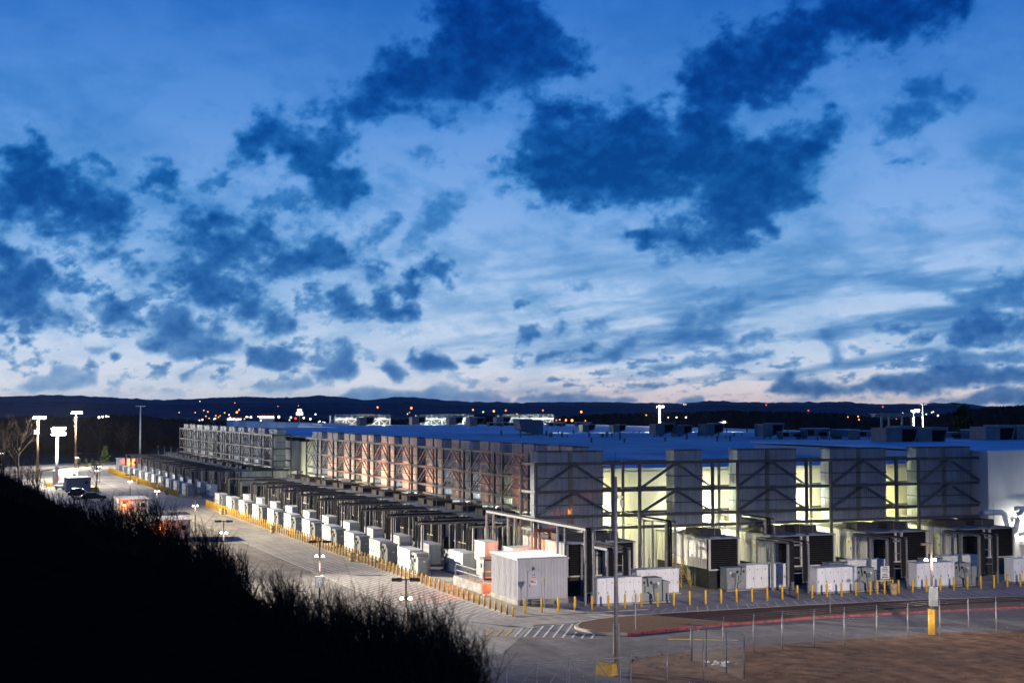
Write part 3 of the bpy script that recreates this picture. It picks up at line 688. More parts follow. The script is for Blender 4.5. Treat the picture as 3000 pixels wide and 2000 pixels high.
# ------------------------------------------------------------------ generator enclosure (double: x 0..6.9; y from -front to back)
def make_enclosure(w=6.9, front=-5.86, back=5.0, single=False):
    r = empty('generator_enclosure'); z0, z1 = 1.9, 4.72
    MB().box(.15, w-.15, front+.35, back, .06, 1.86).build('base_tank', M['tank'], r)
    MB().box(.06, w-.06, front+.28, back, z0, z1-.01).build('body', M['tank'], r)
    n = 8; L = back-front-.5; pw = L/n
    me = ribbed(4, pw, z0, z1).mesh('side_panel', M['shell'])
    for i in range(n):
        o = obj('side_panel', me, r, (.0, back-i*pw, 0)); o.rotation_euler = (0, 0, R(-90))
        o = obj('side_panel', me, r, (w, front+.5+i*pw, 0)); o.rotation_euler = (0, 0, R(90))
    d = MB().box(-.06, -.02, front+3.1, front+4.15, 2.0, 4.1).build('door', M['shell'], r)
    MB().box(-.12, -.06, front+3.2, front+3.28, 2.9, 3.1).build('handle', M['dgrey'], d)
    MB().box(-.07, -.061, front+3.45, front+3.75, 3.5, 3.75).build('notice', M['yellow'], d)
    MB().box(-.08, w+.08, front-.02, back, z1, z1+.11).build('roof', M['croof'], r)
    xs = [0, w-.17] if single else [0, 2.95, 3.7, w-.17]
    for x in xs: MB().box(x, x+.17, front, front+.22, z0, z1).build('corner_post', M['shell'], r)
    MB().box(.0, w, front+.01, front+.2, z0-.12, z0).build('sill', M['shell'], r)
    b = MB()
    for a, c in ([(xs[0], xs[1])] if single else [(xs[0], xs[1]), (xs[2], xs[3])]):
        for k in range(14):
            z = z0+.06+k*.198; b.quadbox([(a+.18, front+.06, z), (c-.01, front+.06, z), (c-.01, front+.20, z+.10), (a+.18, front+.20, z+.10), (a+.18, front+.06, z+.03), (c-.01, front+.06, z+.03), (c-.01, front+.20, z+.13), (a+.18, front+.20, z+.13)])
    b.build('louvre', M['black'], r)
    for i, x in enumerate((.35,) if single else (.35, 4.0)):
        s = MB().box(x, x+2.5, front+2.7, front+5.3, z1+.12, z1+.75).build('silencer', M['sil'], r)
        MB().prof([(0, 0), (1.9, 0), (0, .45)], (x+.1, front+5.32, z1+.12), (0, 1, 0), (0, 0, 1), (2.3, 0, 0)).build('cowl', M['sil'], s)
    return r
ENR = Proto(make_enclosure()); ENL = Proto(make_enclosure(front=-6.5)); ENS = Proto(make_enclosure(3.3, single=True))
# ------------------------------------------------------------------ switchgear cabinet: white five-door case, grey transformer end
def make_cabinet(mirror=False, endbox=True):
    r = empty('switchgear_cabinet'); s = -1 if mirror else 1; W = 4.3; H0, H1 = .22, 2.36
    def bx(x0, x1, *a):
        b = MB(); xa, xb = (x0, x1) if s > 0 else (-x1, -x0); return b.box(xa, xb, *a)
    bx(-.15, 7.0 if endbox else 6.5, -.15, 1.6, .06, .2).build('plinth', M['concrete_old'], r)
    bx(.0, W, .03, 1.35, H0, H1).build('case', M['white'], r)
    b = MB()
    for i in range(5): b2 = bx(i*W/5-.05+.06*(i > 0), (i+1)*W/5+.05-.05*(i < 4), -.07, 1.42, H1, H1+.05+.02*(i % 2)); n = len(b.v); b.v += b2.v; b.f += [tuple(k+n for k in f) for f in b2.f]
    b.build('lid', M['white'], r)
    for i in range(5):
        x0, x1 = i*W/5+.02, (i+1)*W/5-.02
        d = bx(x0, x1, -.012, .03, H0+.04, H1-.05).build('door', M['white'], r)
        bx(x0+.08, x0+.13, -.05, -.012, 1.05, 1.25).build('handle', M['ink'], d)
        bx(x0+.50, x0+.54, -.03, -.012, 1.93, 2.06).build('vent_slot', M['ink'], d)
    bx(-.012, .0, .15, 1.2, H0+.06, H1-.1).build('end_panel', M['white'], r)
    bx(W+.04, W+2.0, .12, 1.4, H0, 2.18).build('transformer_case', M['grey'], r)
    bx(W+.0, W+2.04, .06, 1.46, 2.18, 2.24).build('transformer_lid', M['grey'], r)
    bx(W+.06, W+1.98, .06, .12, H0+.02, 1.0).build('lower_panel', M['grey'], r)
    bx(W+.3, W+.8, -.08, .12, 1.05, 1.5).build('control_box', M['grey'], r)
    bx(W+1.1, W+1.5, -.05, .12, 1.35, 1.75).build('control_box', M['dgrey'], r)
    bx(W+.85, W+1.0, -.02, .12, 1.7, 1.95).build('gauge', M['ink'], r)
    bx(W+.2, W+.32, .02, .12, 1.75, 1.95).build('gauge', M['ink'], r)
    bx(W+1.55, W+1.72, .04, .12, 1.65, 1.85).build('notice', M['sign'], r)
    P = [(W+.12, .0, 2.3), (W+.5, .0, 2.25), (W+.6, -.02, 1.6), (W+.55, -.03, 1.0), (W+.9, -.03, .8), (W+1.0, -.02, .25)]
    MB().tube([(s*x, y, z) for x, y, z in P], .04, 6).build('conduit', M['cable'], r)
    P = [(W+1.2, .0, 1.35), (W+1.15, -.03, .9), (W+1.3, -.02, .25)]
    MB().tube([(s*x, y, z) for x, y, z in P], .05, 6).build('conduit', M['dgrey'], r)
    if endbox:
        e = bx(W+2.08, W+2.65, .05, 1.35, H0, 1.85).build('end_box', M['grey'], r)
        bx(W+2.02, W+2.70, .0, 1.4, 1.85, 1.9).build('end_lid', M['grey'], e)
        (bx(W+2.65, W+2.66, .6, .85, 1.35, 1.5)).build('notice', M['sign'], e)
    return r
CF, CB = Proto(make_cabinet()), Proto(make_cabinet(True, False))
# ------------------------------------------------------------------ cable gantry (local: x 0..w across, y from 0 (drop end) to L, top z h)
def make_gantry(L, h, w, name='cable_gantry', mids=1, drop=1.0, ncab=7):
    r = empty(name)
    ys = [.12]+[L*(i+1)/(mids+1) for i in range(mids)]+([L-.12] if mids else [])
    for y in ys:
        for x in (0, w):
            p = MB().hbeam((x, y, .06), (x, y, h-.16), .18, .18).build('post', M['galv'], r)
            MB().box(x-.2, x+.2, y-.2, y+.2, .06, .09).build('base_plate', M['galv'], p)
        MB().hbeam((.12, y, h-.24), (w-.12, y, h-.24), .12, .16).build('cross_beam', M['galv'], r)
    for z in (1.9, 3.3): MB().box(.1, w-.1, .10, .15, z, z+.07).build('tie', M['galv'], r)
    for x in (0, w): MB().hbeam((x, .0, h-.02), (x, L, h-.02), .11, .20).build('beam', M['gal2'], r)
    b = MB(); k = int(L/.35)
    for i in range(k): b.box(.08, w-.08, .15+i*.35, .19+i*.35, h-.02, h+.02)
    tag(b.build('rung', M['gal2'], r), kind='stuff')
    for x0 in ((.1, w-.7) if w > 1.5 else (.08,)):                     # a dense cable bundle on each side, dropping down a ladder tray
        b = MB(); bw = min(.45, w-.16)
        for i in range(ncab):
            x = x0+bw*(i+.5)/ncab; j = .03*math.sin(i*2.1+x0)
            b.tube([(x, L, h+.08), (x+j, L*.5, h+.10), (x, .35, h+.10), (x, .02, h+.02), (x-j, -.10, h-.35), (x, -.10, h-1.6), (x+j*.6, -.09, h-2.6), (x, -.08, 1.2)], .045, 5)
        b.build('cable_bundle', M['cable'], r)
        b = MB()
        for x in (x0, x0+bw): b.box(x-.025, x+.025, -.06, .0, 1.0, h-.1)
        for i in range(int((h-1.3)/.3)): b.box(x0+.03, x0+bw-.03, -.045, -.015, 1.1+i*.3, 1.14+i*.3)
        b.build('ladder_tray', M['gal2'], r)
    return r
GL, GS = Proto(make_gantry(7.8, 4.9, 1.9)), Proto(make_gantry(4.2, 4.9, 1.7, mids=1, ncab=6))
GR = Proto(make_gantry(5.6, 4.75, 2.2)); GT1 = Proto(make_gantry(24.5, 6.6, .75, 'tall_cable_gantry', mids=3, ncab=5)); GT = Proto(make_gantry(9.8, 6.3, 1.0, 'tall_cable_gantry', mids=1, ncab=5))
def make_rod():
    r = empty('lightning_rod'); MB().box(-.5, .5, -.08, .08, .0, .12).build('base', M['galv'], r)
    MB().cyl(0, 0, .12, 2.6, .03, 6, .012).build('mast', M['galv'], r); return r
ROD = Proto(make_rod())
def make_wallpack(m):
    r = empty('wall_lamp'); MB().box(-.25, .25, .0, .25, .0, .32).build('housing', M['dgrey'], r)
    MB().prof([(0, 0), (.22, .05), (.22, .26), (0, .3)], (-.22, -.002, .0), (0, -1, 0), (0, 0, 1), (.44, 0, 0)).build('lens', m, r); return r
WPW, WPG = Proto(make_wallpack(M['lit_w'])), Proto(make_wallpack(M['lit_g']))
# ------------------------------------------------------------------ set out the bays
def place(proto, origin, rz, lx, ly, lz, label, cat, group):
    c, s = math.cos(rz), math.sin(rz)
    return proto.put((origin[0]+c*lx-s*ly, origin[1]+s*lx+c*ly, lz), rz, label, cat, group)
def bay(origin, rz, where, n, side, detail=True, left=True, enc=True, last=False, extra=0):
    st = STK if detail else STKF
    w = where % nth(n)
    if left: place(st, origin, rz, 0, .95, 0, 'ribbed exhaust stack, left one of %s' % w, 'exhaust stack', 'exhaust stacks along the hall')
    place(st, origin, rz, 3.72, .95, 0, ('ribbed exhaust stack, right one of %s' if left else 'lone ribbed grey exhaust stack of %s') % w, 'exhaust stack', 'exhaust stacks along the hall')
    place(FRML if last else FRM, origin, rz, 0, 0, 0, 'braced steel frame carrying %s' % w, 'steel frame', 'stack frames along the hall')
    if enc:
        if not left: place(ENS, origin, rz, 3.75, 0, 0, 'single white generator enclosure below %s' % w, 'generator', 'generator enclosures')
        else: place(ENL if side == 'L' else ENR, origin, rz, 0, 0, 0, 'black louvred generator enclosure below %s' % w, 'generator', 'generator enclosures')
    fy = -6.3 if side == 'L' else -5.6
    for j, lx in enumerate((3.0, 4.5)):
        if left or j: place(ROD, origin, rz, lx, fy, 4.83, '%s thin lightning rod below %s' % (('left', 'right')[j], w), 'lightning rod', 'lightning rods')
# right-hand face of the hall
XR = [53.82, 64.75, 75.63, 86.60, 97.46]
for i, x in enumerate(XR):
    bay((x, 128.46), 0, 'the %s front stack pair from the corner', i+1, 'R', True, left=(i != 1), last=(i == 4))
# left-hand face: near group and far group
YN = [150.6+10.83*k for k in range(11)]; YF = [295.17+10.83*k for k in range(11)]
NEAR = 'the %s left-face stack pair from the corner'; FAR = 'the %s stack pair of the far block'
for k, y in enumerate(YN): bay((62.91, y), R(-90), NEAR, k+1, 'L', k < 4, last=(k == 0))
for k, y in enumerate(YF): bay((62.91, y), R(-90), FAR, k+1, 'L', False, last=(k == 0))
# lamps between the stack pairs
cols = {'w': (.93, .97, 1), 'g': (.95, 1, .55), 'y': (1, .95, .62)}
pat = 'gwwwwgwgogwg'
for k, y in enumerate(YN):
    c = 'wgwwowwggwg'[k]
    if c == 'o': continue
    P = WPG if c == 'g' else WPW
    o = P.put((68.75, y+1.95, 6.9), R(-90), 'lit wall lamp past the %s stack pair on the near left face' % nth(k+1), 'wall lamp', 'wall lamps along the hall')
    lamp('POINT', (66.8, y+2.0, 5.9), 620 if c == 'w' else 480, cols[c], o, size=.15)
for k, y in enumerate(YF):
    c = 'owwwoogwwgo'[k]
    if c == 'o': continue
    P = WPG if c == 'g' else WPW
    o = P.put((68.75, y+1.95, 6.9), R(-90), 'lit wall lamp past the %s stack pair of the far left block' % nth(k+1), 'wall lamp', 'wall lamps along the hall')
    lamp('POINT', (66.8, y+2.0, 5.9), 800, cols[c], o, size=.15)
for i, x in enumerate((62.15, 73.1, 84.05, 95.0, 105.6)):
    o = WPG.put((x, 133.9, 7.0), 0, 'glaring wall lamp right of the %s stack pair on the front face' % nth(i+1), 'wall lamp', 'wall lamps along the hall')
    lamp('POINT', (x, 133.0, 6.7), (1150, 2300, 2200, 1000, 1800)[i], (1, 1, .48) if i in (0, 3) else (1, 1, .74), o, size=.15)
    lamp('POINT', (x+.4, 131.4, 5.2), (650, 900, 900, 450, 550)[i], (1, 1, .45), o, size=.3)
# cabinets and gantries of the right-hand yard
for j, (x, y) in enumerate([(53.72, 115.8), (75.96, 115.8), (87.05, 115.8), (98.4, 115.8)]):
    CF.put((x, y, 0), 0, 'white five-door cabinet behind the front bollards, %s from the shed' % nth(j+1), 'cabinet', 'front row cabinets facing the island')
for j, (x, y) in enumerate([(64.15, 120.5), (75.56, 120.5), (86.82, 120.5), (98.0, 120.5)]):
    CB.put((x, y, 0), 0, 'white five-door cabinet of the rear front-yard row, %s from the shed' % nth(j+1), 'cabinet', 'rear row cabinets facing the island')
for j, (x, y) in enumerate([(55.2, 116.9), (73.4, 116.6), (84.3, 116.6), (95.0, 116.6)]):
    GR.put((x, y, 0), 0, 'low steel cable gantry, %s, standing before the front louvres' % ('first beside the shed', 'left of the second front cabinet', 'left of the third front cabinet', 'left of the last front cabinet', 'behind the second front cabinet', 'behind the third front cabinet')[j], 'gantry', 'cable gantries of the front yard')
GT1.put((52.9, 116.4, 0), 0, 'tall long cable gantry running over the white shed to the corner stacks', 'gantry', 'tall cable gantries')
GT.put((65.2, 124.9, 0), 0, 'tall cable gantry in the open lit bay left of the lone stack', 'gantry', 'tall cable gantries')
GT.put((75.9, 124.6, 0), 0, 'tall cable gantry before the second lit gap right of the lone stack', 'gantry', 'tall cable gantries')
# left-hand yard
for name, YS, nm in (('near', YN, 'from the corner along the near yard road'), ('far', YF, 'of the far yard row')):
    for k, y in enumerate(YS):
        CF.put((46.45, y, 0), R(-90), 'white and grey switchgear cabinet, %s %s' % (nth(k+1), nm), 'cabinet', 'front row cabinets along the yard road')
        CB.put((50.4, y-9.6 if name == 'near' else y-9.2, 0), R(-90), 'white second-row cabinet behind gantry posts, %s %s' % (nth(k+1), nm), 'cabinet', 'second row cabinets along the yard road')
        GL.put((48.5, y+.1, 0), R(-90), 'long cable gantry behind the cabinets, %s %s' % (nth(k+1), nm), 'gantry', 'cable gantries along the yard road')
        GS.put((52.0, y-6.3, 0), R(-90), 'short cable gantry near the enclosures, %s %s' % (nth(k+1), nm), 'gantry', 'cable gantries along the yard road')
# bollards
bm = MB().cyl(0, 0, 0, 1.0, .095, 10, dome=.09).mesh('bollard', M['yellow'], True)
def bollard(x, y, h, label, group):
    o = obj('bollard', bm, None, (x, y, .0)); o.scale = (1, 1, h/1.09); o.rotation_euler = (random.gauss(0, .008), random.gauss(0, .008), random.random()*6)
    tag(o, label, 'bollard', group)
n = 0; y = 112.9
while y < 258.5:
    n += 1; h = float(np.interp(y, [113, 126, 156, 260], [.80, .96, 1.24, 1.32]))
    bollard(44.75, y, h, 'yellow bollard by the yard road, %s from the shed corner' % nth(n) if n < 200 else '', 'bollards along the near yard road')
    y += 1.34
n = 0; y = 288.5
while y < 409:
    n += 1; bollard(44.75, y, 1.3, 'yellow bollard of the far row, %s from its near end' % nth(n) if n < 200 else '', 'bollards along the far yard road'); y += 1.42
for j, (x, y) in enumerate([(46.3, 289.2), (47.9, 290.2), (49.3, 290.4), (50.7, 290.4), (52.1, 290.6), (47.3, 264.2)]):
    bollard(x, y, 1.3, 'lone yellow bollard in the gap between yard rows, %s from the left' % nth(j+1), 'bollards between the two yard rows')
n = 0; x = 46.2
while x < 99.5:
    n += 1; bollard(x, 113.9, 1.25, 'taller yellow bollard facing the traffic island, %s from the shed corner' % nth(n), 'bollards facing the traffic island'); x += 1.52 if n < 4 else 1.56

o = WPW.put((108.0, 126.7, 4.9), 0, 'wall lamp on the annex wall behind the white pipes', 'wall lamp', 'wall lamps along the hall')
lamp('POINT', (108.2, 125.9, 4.6), 380, (1, 1, .85), o, size=.2)
lamp('POINT', (113.0, 123.4, 4.4), 950, (1, 1, .88), o, size=.3)

for y, z in ((268.5, 4.6), (284.5, 3.6)):
    o = WPG.put((72.3, y, z), R(-90), 'lamp washing the recessed cream wall %s' % ('nearer the near stacks' if y < 275 else 'nearer the far block'), 'wall lamp', 'wall lamps along the hall'); lamp('POINT', (70.9, y, z-.3), 900, (1, 1, .66), o, size=.2)
SOD = (1, .185, .03)

# ------------------------------------------------------------------ white shed at the corner
sh = empty('equipment_shed', (47.5, 118.7, 0), 0, 'large white metal equipment shed with a door, standing at the yard corner', 'shed')
MB().box(-.05, 4.75, -.05, 6.5, .06, .5).build('plinth', M['concrete_old'], sh)
MB().box(.04, 4.66, .04, 6.41, .5, 3.9).build('core', M['shed'], sh)
me = ribbed(2, 4.7/8, .5, 3.9).mesh('wall_panel', M['shed'])
for i in range(8): obj('wall_panel', me, sh, (i*4.7/8, .02, 0))
me = ribbed(2, 6.45/11, .5, 3.9).mesh('wall_panel', M['shed'])
for i in range(11): o = obj('wall_panel', me, sh, (.02, 6.45-i*6.45/11, 0)); o.rotation_euler = (0, 0, R(-90))
b = MB().quadbox([(-.12, -.12, 3.9), (4.82, -.12, 3.9), (4.82, 6.57, 4.02), (-.12, 6.57, 4.02), (-.12, -.12, 4.02), (4.82, -.12, 4.02), (4.82, 6.57, 4.14), (-.12, 6.57, 4.14)]); rf_ = b.build('roof', M['shed'], sh)
for i in range(16): MB().box(-.1+i*.31, -.06+i*.31, -.1, 6.5, 4.0, 4.16).build('seam', M['shed'], rf_)
d = MB().box(.95, 1.95, -.10, -.04, .75, 2.85).build('door', M['shed'], sh)
MB().box(.88, .95, -.12, -.03, .72, 2.95).box(1.95, 2.02, -.12, -.03, .72, 2.95).box(.88, 2.02, -.12, -.03, 2.88, 2.97).build('frame', M['shed'], d)
MB().box(1.02, 1.08, -.16, -.10, 1.6, 1.8).build('handle', M['dgrey'], d)
nb = MB().box(1.22, 1.64, -.115, -.10, 2.28, 2.44).build('notice', M['sign'], d); MB().box(1.24, 1.62, -.122, -.115, 2.36, 2.43).build('band', M['red2'], nb)
nb = MB().box(1.15, 1.75, -.115, -.10, 1.75, 2.15).build('notice', M['sign'], d); MB().box(1.17, 1.42, -.122, -.115, 1.98, 2.12).build('band', M['red2'], nb)
def diamond(x, z, r, m): MB().prof([(0, -r), (r, 0), (0, r), (-r, 0)], (x, -.118, z), (1, 0, 0), (0, 0, 1), (0, -.006, 0)).build('diamond', m, nb)
for x, z, m in ((1.56, 2.02, 'red2'), (1.50, 1.96, 'blue2'), (1.62, 1.96, 'yellow'), (1.56, 1.90, 'sign')): diamond(x, z, .058, M[m])
MB().box(1.28, 1.34, -.108, -.10, 2.58, 2.68).box(1.37, 1.45, -.108, -.10, 2.6, 2.68).box(1.48, 1.56, -.108, -.10, 2.59, 2.69).build('marking', M['blue2'], d)
MB().box(1.3, 1.5, -.2, -.03, 3.05, 3.3).build('door_lamp', M['dgrey'], sh)
st = MB().box(.9, 2.05, -1.0, -.1, .5, .56).box(.9, 2.05, -.95, -.65, .24, .30).build('step', M['galv'], sh)
MB().bar((.93, -1.1, .06), (.93, -.1, .56), .05).bar((2.02, -1.1, .06), (2.02, -.1, .56), .05).bar((.93, -.9, .06), (.93, -.9, .5), .05).bar((2.02, -.9, .06), (2.02, -.9, .5), .05).build('stringer', M['galv'], st)
# concrete ramp platform with handrail, electrical boxes on it
rp = empty('loading_platform', (0, 0, 0), 0, 'raised concrete platform with pipe handrail behind the white shed', 'platform')
MB().box(47.3, 50.6, 127.2, 135.0, .06, .95).build('slab', M['concrete_old'], rp)
MB().box(46.9, 49.2, 125.6, 127.18, .06, .12).build('landing', M['concrete_old'], rp)
for y in (127.4, 129.4, 131.4, 133.4, 134.8): MB().cyl(47.5, y, .95, 2.05, .035, 6).build('rail_post', M['galv'], rp)
for z in (1.5, 2.05): MB().tube([(49.6, 127.4, z), (47.5, 127.4, z), (47.5, 134.8, z), (47.9, 136.4, z-.85)], .032, 6).build('rail', M['galv'], rp)
for z in (1.5, 2.05): MB().tube([(50.2, 130.2, z), (50.2, 134.8, z), (50.4, 136.4, z-.85)], .032, 6).build('rail', M['galv'], rp)
for i in range(4): MB().box(48.0, 50.2, 135.02+i*.3, 135.32+i*.3, .06, .80-i*.2).build('step', M['concrete_old'], rp)
def ebox(x0, x1, y0, y1, z0, z1, label, m, face):
    r = empty('electrical_box', ((x0+x1)/2, (y0+y1)/2, z0), 0, label, 'electrical box', None); w, d, h = (x1-x0)/2, (y1-y0)/2, z1-z0
    MB().box(-w, w, -d, d, 0, h-.06).build('case', m, r); MB().box(-w-.06, w+.06, -d-.06, d+.06, h-.06, h).build('hood', m, r)
    dd = MB().box(-w-.03, -w, -d+.08, d-.08, .12, h-.2).build('door', face, r); MB().box(-w-.06, -w-.03, -.12, .12, h*.55, h*.75).build('window', M['glass'], dd)
    MB().box(-w-.04, -w-.031, -d+.15, -d+.45, h*.72, h*.9).build('notice', M['sign'], dd)
    MB().box(-w+.1, w-.1, -d-.02, -d, .2, h-.25).build('side_panel', M['shell'] if m is M['dgrey'] else m, r)
ebox(48.6, 49.7, 130.0, 131.3, .95, 3.0, 'dark electrical box lit orange on one side behind the white shed', M['dgrey'], M['grey'])
ebox(48.9, 49.9, 127.6, 128.6, .95, 3.0, 'grey electrical box half hidden behind the white shed wall', M['grey'], M['grey'])
def hut(x0, x1, y0, y1, z0, z1, label):
    r = empty('equipment_hut', (0, 0, 0), 0, label, 'equipment hut'); MB().box(x0, x1, y0, y1, z0, z1).build('case', M['shell'], r)
    MB().box(x0-.06, x1+.06, y0-.06, y1+.06, z1, z1+.07).build('lid', M['shell'], r)
    for x in (x0+.15, x1-.3): MB().box(x, x+.15, y0+.1, y1-.1, .06, z0).build('leg', M['galv'], r)
    for x in np.linspace(x0+.3, x1-.3, 4): MB().box(x-.02, x+.02, y0-.025, y0, z0+.1, z1-.05).build('rib', M['shell'], r)
hut(50.0, 51.4, 133.6, 136.4, 2.3, 4.1, 'upright pale equipment hut lit orange behind the electrical boxes')
hut(51.2, 54.4, 129.2, 131.6, 2.2, 3.85, 'low pale equipment hut lit orange beside the corner gantry')
CBIG = Proto(make_cabinet(True, False))
CBIG.put((50.75, 141.6, 0), R(-90), 'pale switchgear cabinet with greenish end wall beside the platform steps', 'cabinet')

# ------------------------------------------------------------------ yellow stairs by the enclosures
def stairs(x, y, label):
    r = empty('access_stair', (x, y, 0), 0, label, 'stair', 'yellow access stairs')
    MB().box(0, 1.6, 1.9, 3.1, 1.78, 1.86).build('landing', M['dgrey'], r)
    for i in range(7): MB().box(.1, 1.0, .2+i*.25, .42+i*.25, .22+i*.22, .26+i*.22).build('tread', M['dgrey'], r)
    for sx in (.05, 1.05):
        MB().bar((sx, .05, .06), (sx, 1.9, 1.82), .06, .16).build('stringer', M['yrail'], r)
        MB().tube([(sx, .05, .06), (sx, .05, 1.0), (sx, 1.9, 2.85), (sx, 3.1, 2.85), (sx, 3.1, 1.86)], .03, 6).build('rail', M['yrail'], r)
        MB().tube([(sx, .05, .55), (sx, 1.9, 2.35), (sx, 3.1, 2.35)], .025, 6).build('rail', M['yrail'], r)
        MB().tube([(sx, 1.9, 0.06), (sx, 1.9, 2.85)], .03, 6).build('post', M['yrail'], r)
stairs(66.6, 124.6, 'yellow railed access stair left of the single generator enclosure')
stairs(73.2, 127.6, 'yellow railed access stair in the lit gap right of the single enclosure')
stairs(62.0, 126.4, 'yellow railed access stair in the open bay beside the corner enclosure')

# ------------------------------------------------------------------ bins and signs
def make_bin():
    r = empty('barrel'); b = MB(); b.cyl(0, 0, 0, .45, .30, 14, .33).cyl(0, 0, .452, .5, .36, 14).cyl(0, 0, .502, .95, .34, 14, .37); b.build('drum', M['bin'], r, True)
    b = MB().cyl(0, 0, .952, 1.02, .39, 14, .30).build('lid', M['bin'], r); return r
BIN = Proto(make_bin())
for x, y, l in ((43.95, 342.3, 'beside the far bollard row halfway along'), (43.9, 298.4, 'near the near end of the far bollard row'), (43.9, 238.5, 'farthest of the near bollard row'), (43.9, 200.5, 'in the middle of the near bollard row'), (44.0, 159.7, 'in the near bollard row below the speed sign pole'), (82.6, 113.4, 'under the notice board before the front cabinets')):
    BIN.put((x, y, 0), random.random()*6, 'tan plastic waste barrel %s' % l, 'barrel', 'waste barrels')
def post_sign(x, y, h, label, kind, rz=0):
    r = empty('road_sign', (x, y, 0), rz, label, 'sign'); MB().box(-.03, .03, -.02, .02, 0, h).build('post', M['galv'], r)
    if kind == 'yield': p = [(-.38, h), (.38, h), (0, h-.7)]
    elif kind == 'stop': p = [(.38*math.cos(PI/8+i*PI/4), h-.35+.38*math.sin(PI/8+i*PI/4)) for i in range(8)]
    elif kind == 'small': p = [(-.16, h-.45), (.16, h-.45), (.16, h), (-.16, h)]
    o = MB().prof(p, (0, -.03 if kind == 'small' else .03, 0), (1, 0, 0), (0, 0, 1), (0, .012, 0)).build('plate', M['sign'] if kind == 'small' else M['signb'], r)
    if kind == 'small':
        b = MB(); n = 16
        for i in range(n):
            a0, a1 = 2*PI*i/n, 2*PI*(i+1)/n; b.prof([(.10*math.cos(a0), .10*math.sin(a0)), (.10*math.cos(a1), .10*math.sin(a1)), (.075*math.cos(a1), .075*math.sin(a1)), (.075*math.cos(a0), .075*math.sin(a0))], (0, -.034, h-.22), (1, 0, 0), (0, 0, 1), (0, -.004, 0))
        b.bar((-.07, -.036, h-.15), (.07, -.036, h-.29), .02, .004); b.build('prohibition_ring', M['red2'], r)
post_sign(47.75, 113.4, 3.0, 'pale triangular sign back on a thin post before the white shed', 'yield', R(12))
post_sign(50.5, 101.9, 2.9, 'pale octagonal sign back on a thin post at the island tip', 'stop', R(10))
post_sign(69.3, 103.8, 2.6, 'small white no-parking sign on a thin post on the island', 'small')
nb = empty('notice_board', (82.3, 114.3, 0), 0, 'two white notice plates on yellow posts above a waste barrel', 'sign')
for x in (-.85, .85): MB().cyl(x, 0, 0, 1.25, .08, 10).build('post', M['yellow'], nb)
MB().tube([(-.85, 0, 1.2), (.85, 0, 1.2)], .05, 8).build('bar', M['yellow'], nb)
for z in (1.35, 1.95):
    pl = MB().box(-.48, .48, -.03, 0, z, z+.55).build('plate', M['sign'], nb)
    b = MB()
    for i in range(3): b.box(-.36+.05*i, .36-.05*i, -.036, -.03, z+.10+i*.15, z+.17+i*.15)
    b.build('printed_lines', M['ink'], pl)

# ------------------------------------------------------------------ light poles along the road
def make_pole(h):
    r = empty('lamp_post'); MB().cyl(0, 0, 0, .6, .22, 10).build('footing', M['concrete_old'], r)
    MB().box(-.055, .055, -.055, .055, .6, h).build('pole', M['brown'], r)
    for s in (-1, 1):
        a = MB().box(s*.06 if s > 0 else -.3, .3 if s > 0 else -.06, -.04, .04, h-.12, h-.04).build('arm', M['brown'], r)
        MB().prof([(.28, 0), (.95, .02), (.95, .20), (.28, .24)], (0, -.2, h-.2), (s, 0, 0), (0, 0, 1), (0, .4, 0)).build('lamp_head', M['brown'], r)
    for s in (-1, 1):
        l = MB().cyl(s*.28, 0, h-1.40, h-1.27, .14, 12, .09, dome=.04).build('lit_globe', M['lit_w'], r, True)
    MB().box(-.3, .3, -.03, .03, h-1.35, h-1.29).build('lower_arm', M['brown'], r)
    return r
LP = Proto(make_pole(5.0)); LPT = Proto(make_pole(5.6))
for x, y, l, pr_ in ((34.4, 278.5, 'farther lamp post opposite the gap between yard rows', LP), (34.4, 244, 'lamp post next to the orange-lit sheds', LP), (34.2, 205.5, 'lamp post opposite the start of the near bollard row', LP),
                     (29.6, 159.5, 'lamp post half sunk behind the brush before the hatched road', LP), (31.6, 125.3, 'lamp post carrying the speed limit sign', LPT), (30.0, 95.3, 'nearest lamp post rising from the brush with dark twin heads', LPT),
                     (36.5, 352, 'small lamp post on the distant bright apron', LP), (33.6, 330, 'lamp post behind the small bare tree', LP), (37.5, 420, 'most distant lamp post by the far guard rail', LP), (20.0, 470, 'lamp post out in the dark beyond the guard rail', LP)):
    o = pr_.put((x, y, 0), R(-20), 'brown twin-headed '+l, 'lamp post', 'lamp posts along the yard road')
    lamp('POINT', (x, y-.4, 3.3), 220, (1, .97, .9), o, size=.2)
sg = empty('speed_sign', (31.6, 125.2, 0), R(-14), 'white speed limit 15 sign on the brown lamp post', 'sign')
MB().box(-.4, .4, -.10, -.08, 1.55, 2.6).build('plate', M['sign'], sg)
MB().box(-.37, -.35, -.106, -.10, 1.58, 2.57).box(.35, .37, -.106, -.10, 1.58, 2.57).box(-.37, .37, -.106, -.10, 2.55, 2.57).box(-.37, .37, -.106, -.10, 1.58, 1.6).build('border', M['ink'], sg)
for t, s, z in (('SPEED', .22, 2.42), ('LIMIT', .22, 2.2), ('15', .52, 1.84)): text_mesh(t, s, M['ink'], 'lettering', sg, Matrix.Translation((0, -.104, z)) @ FACE_S)

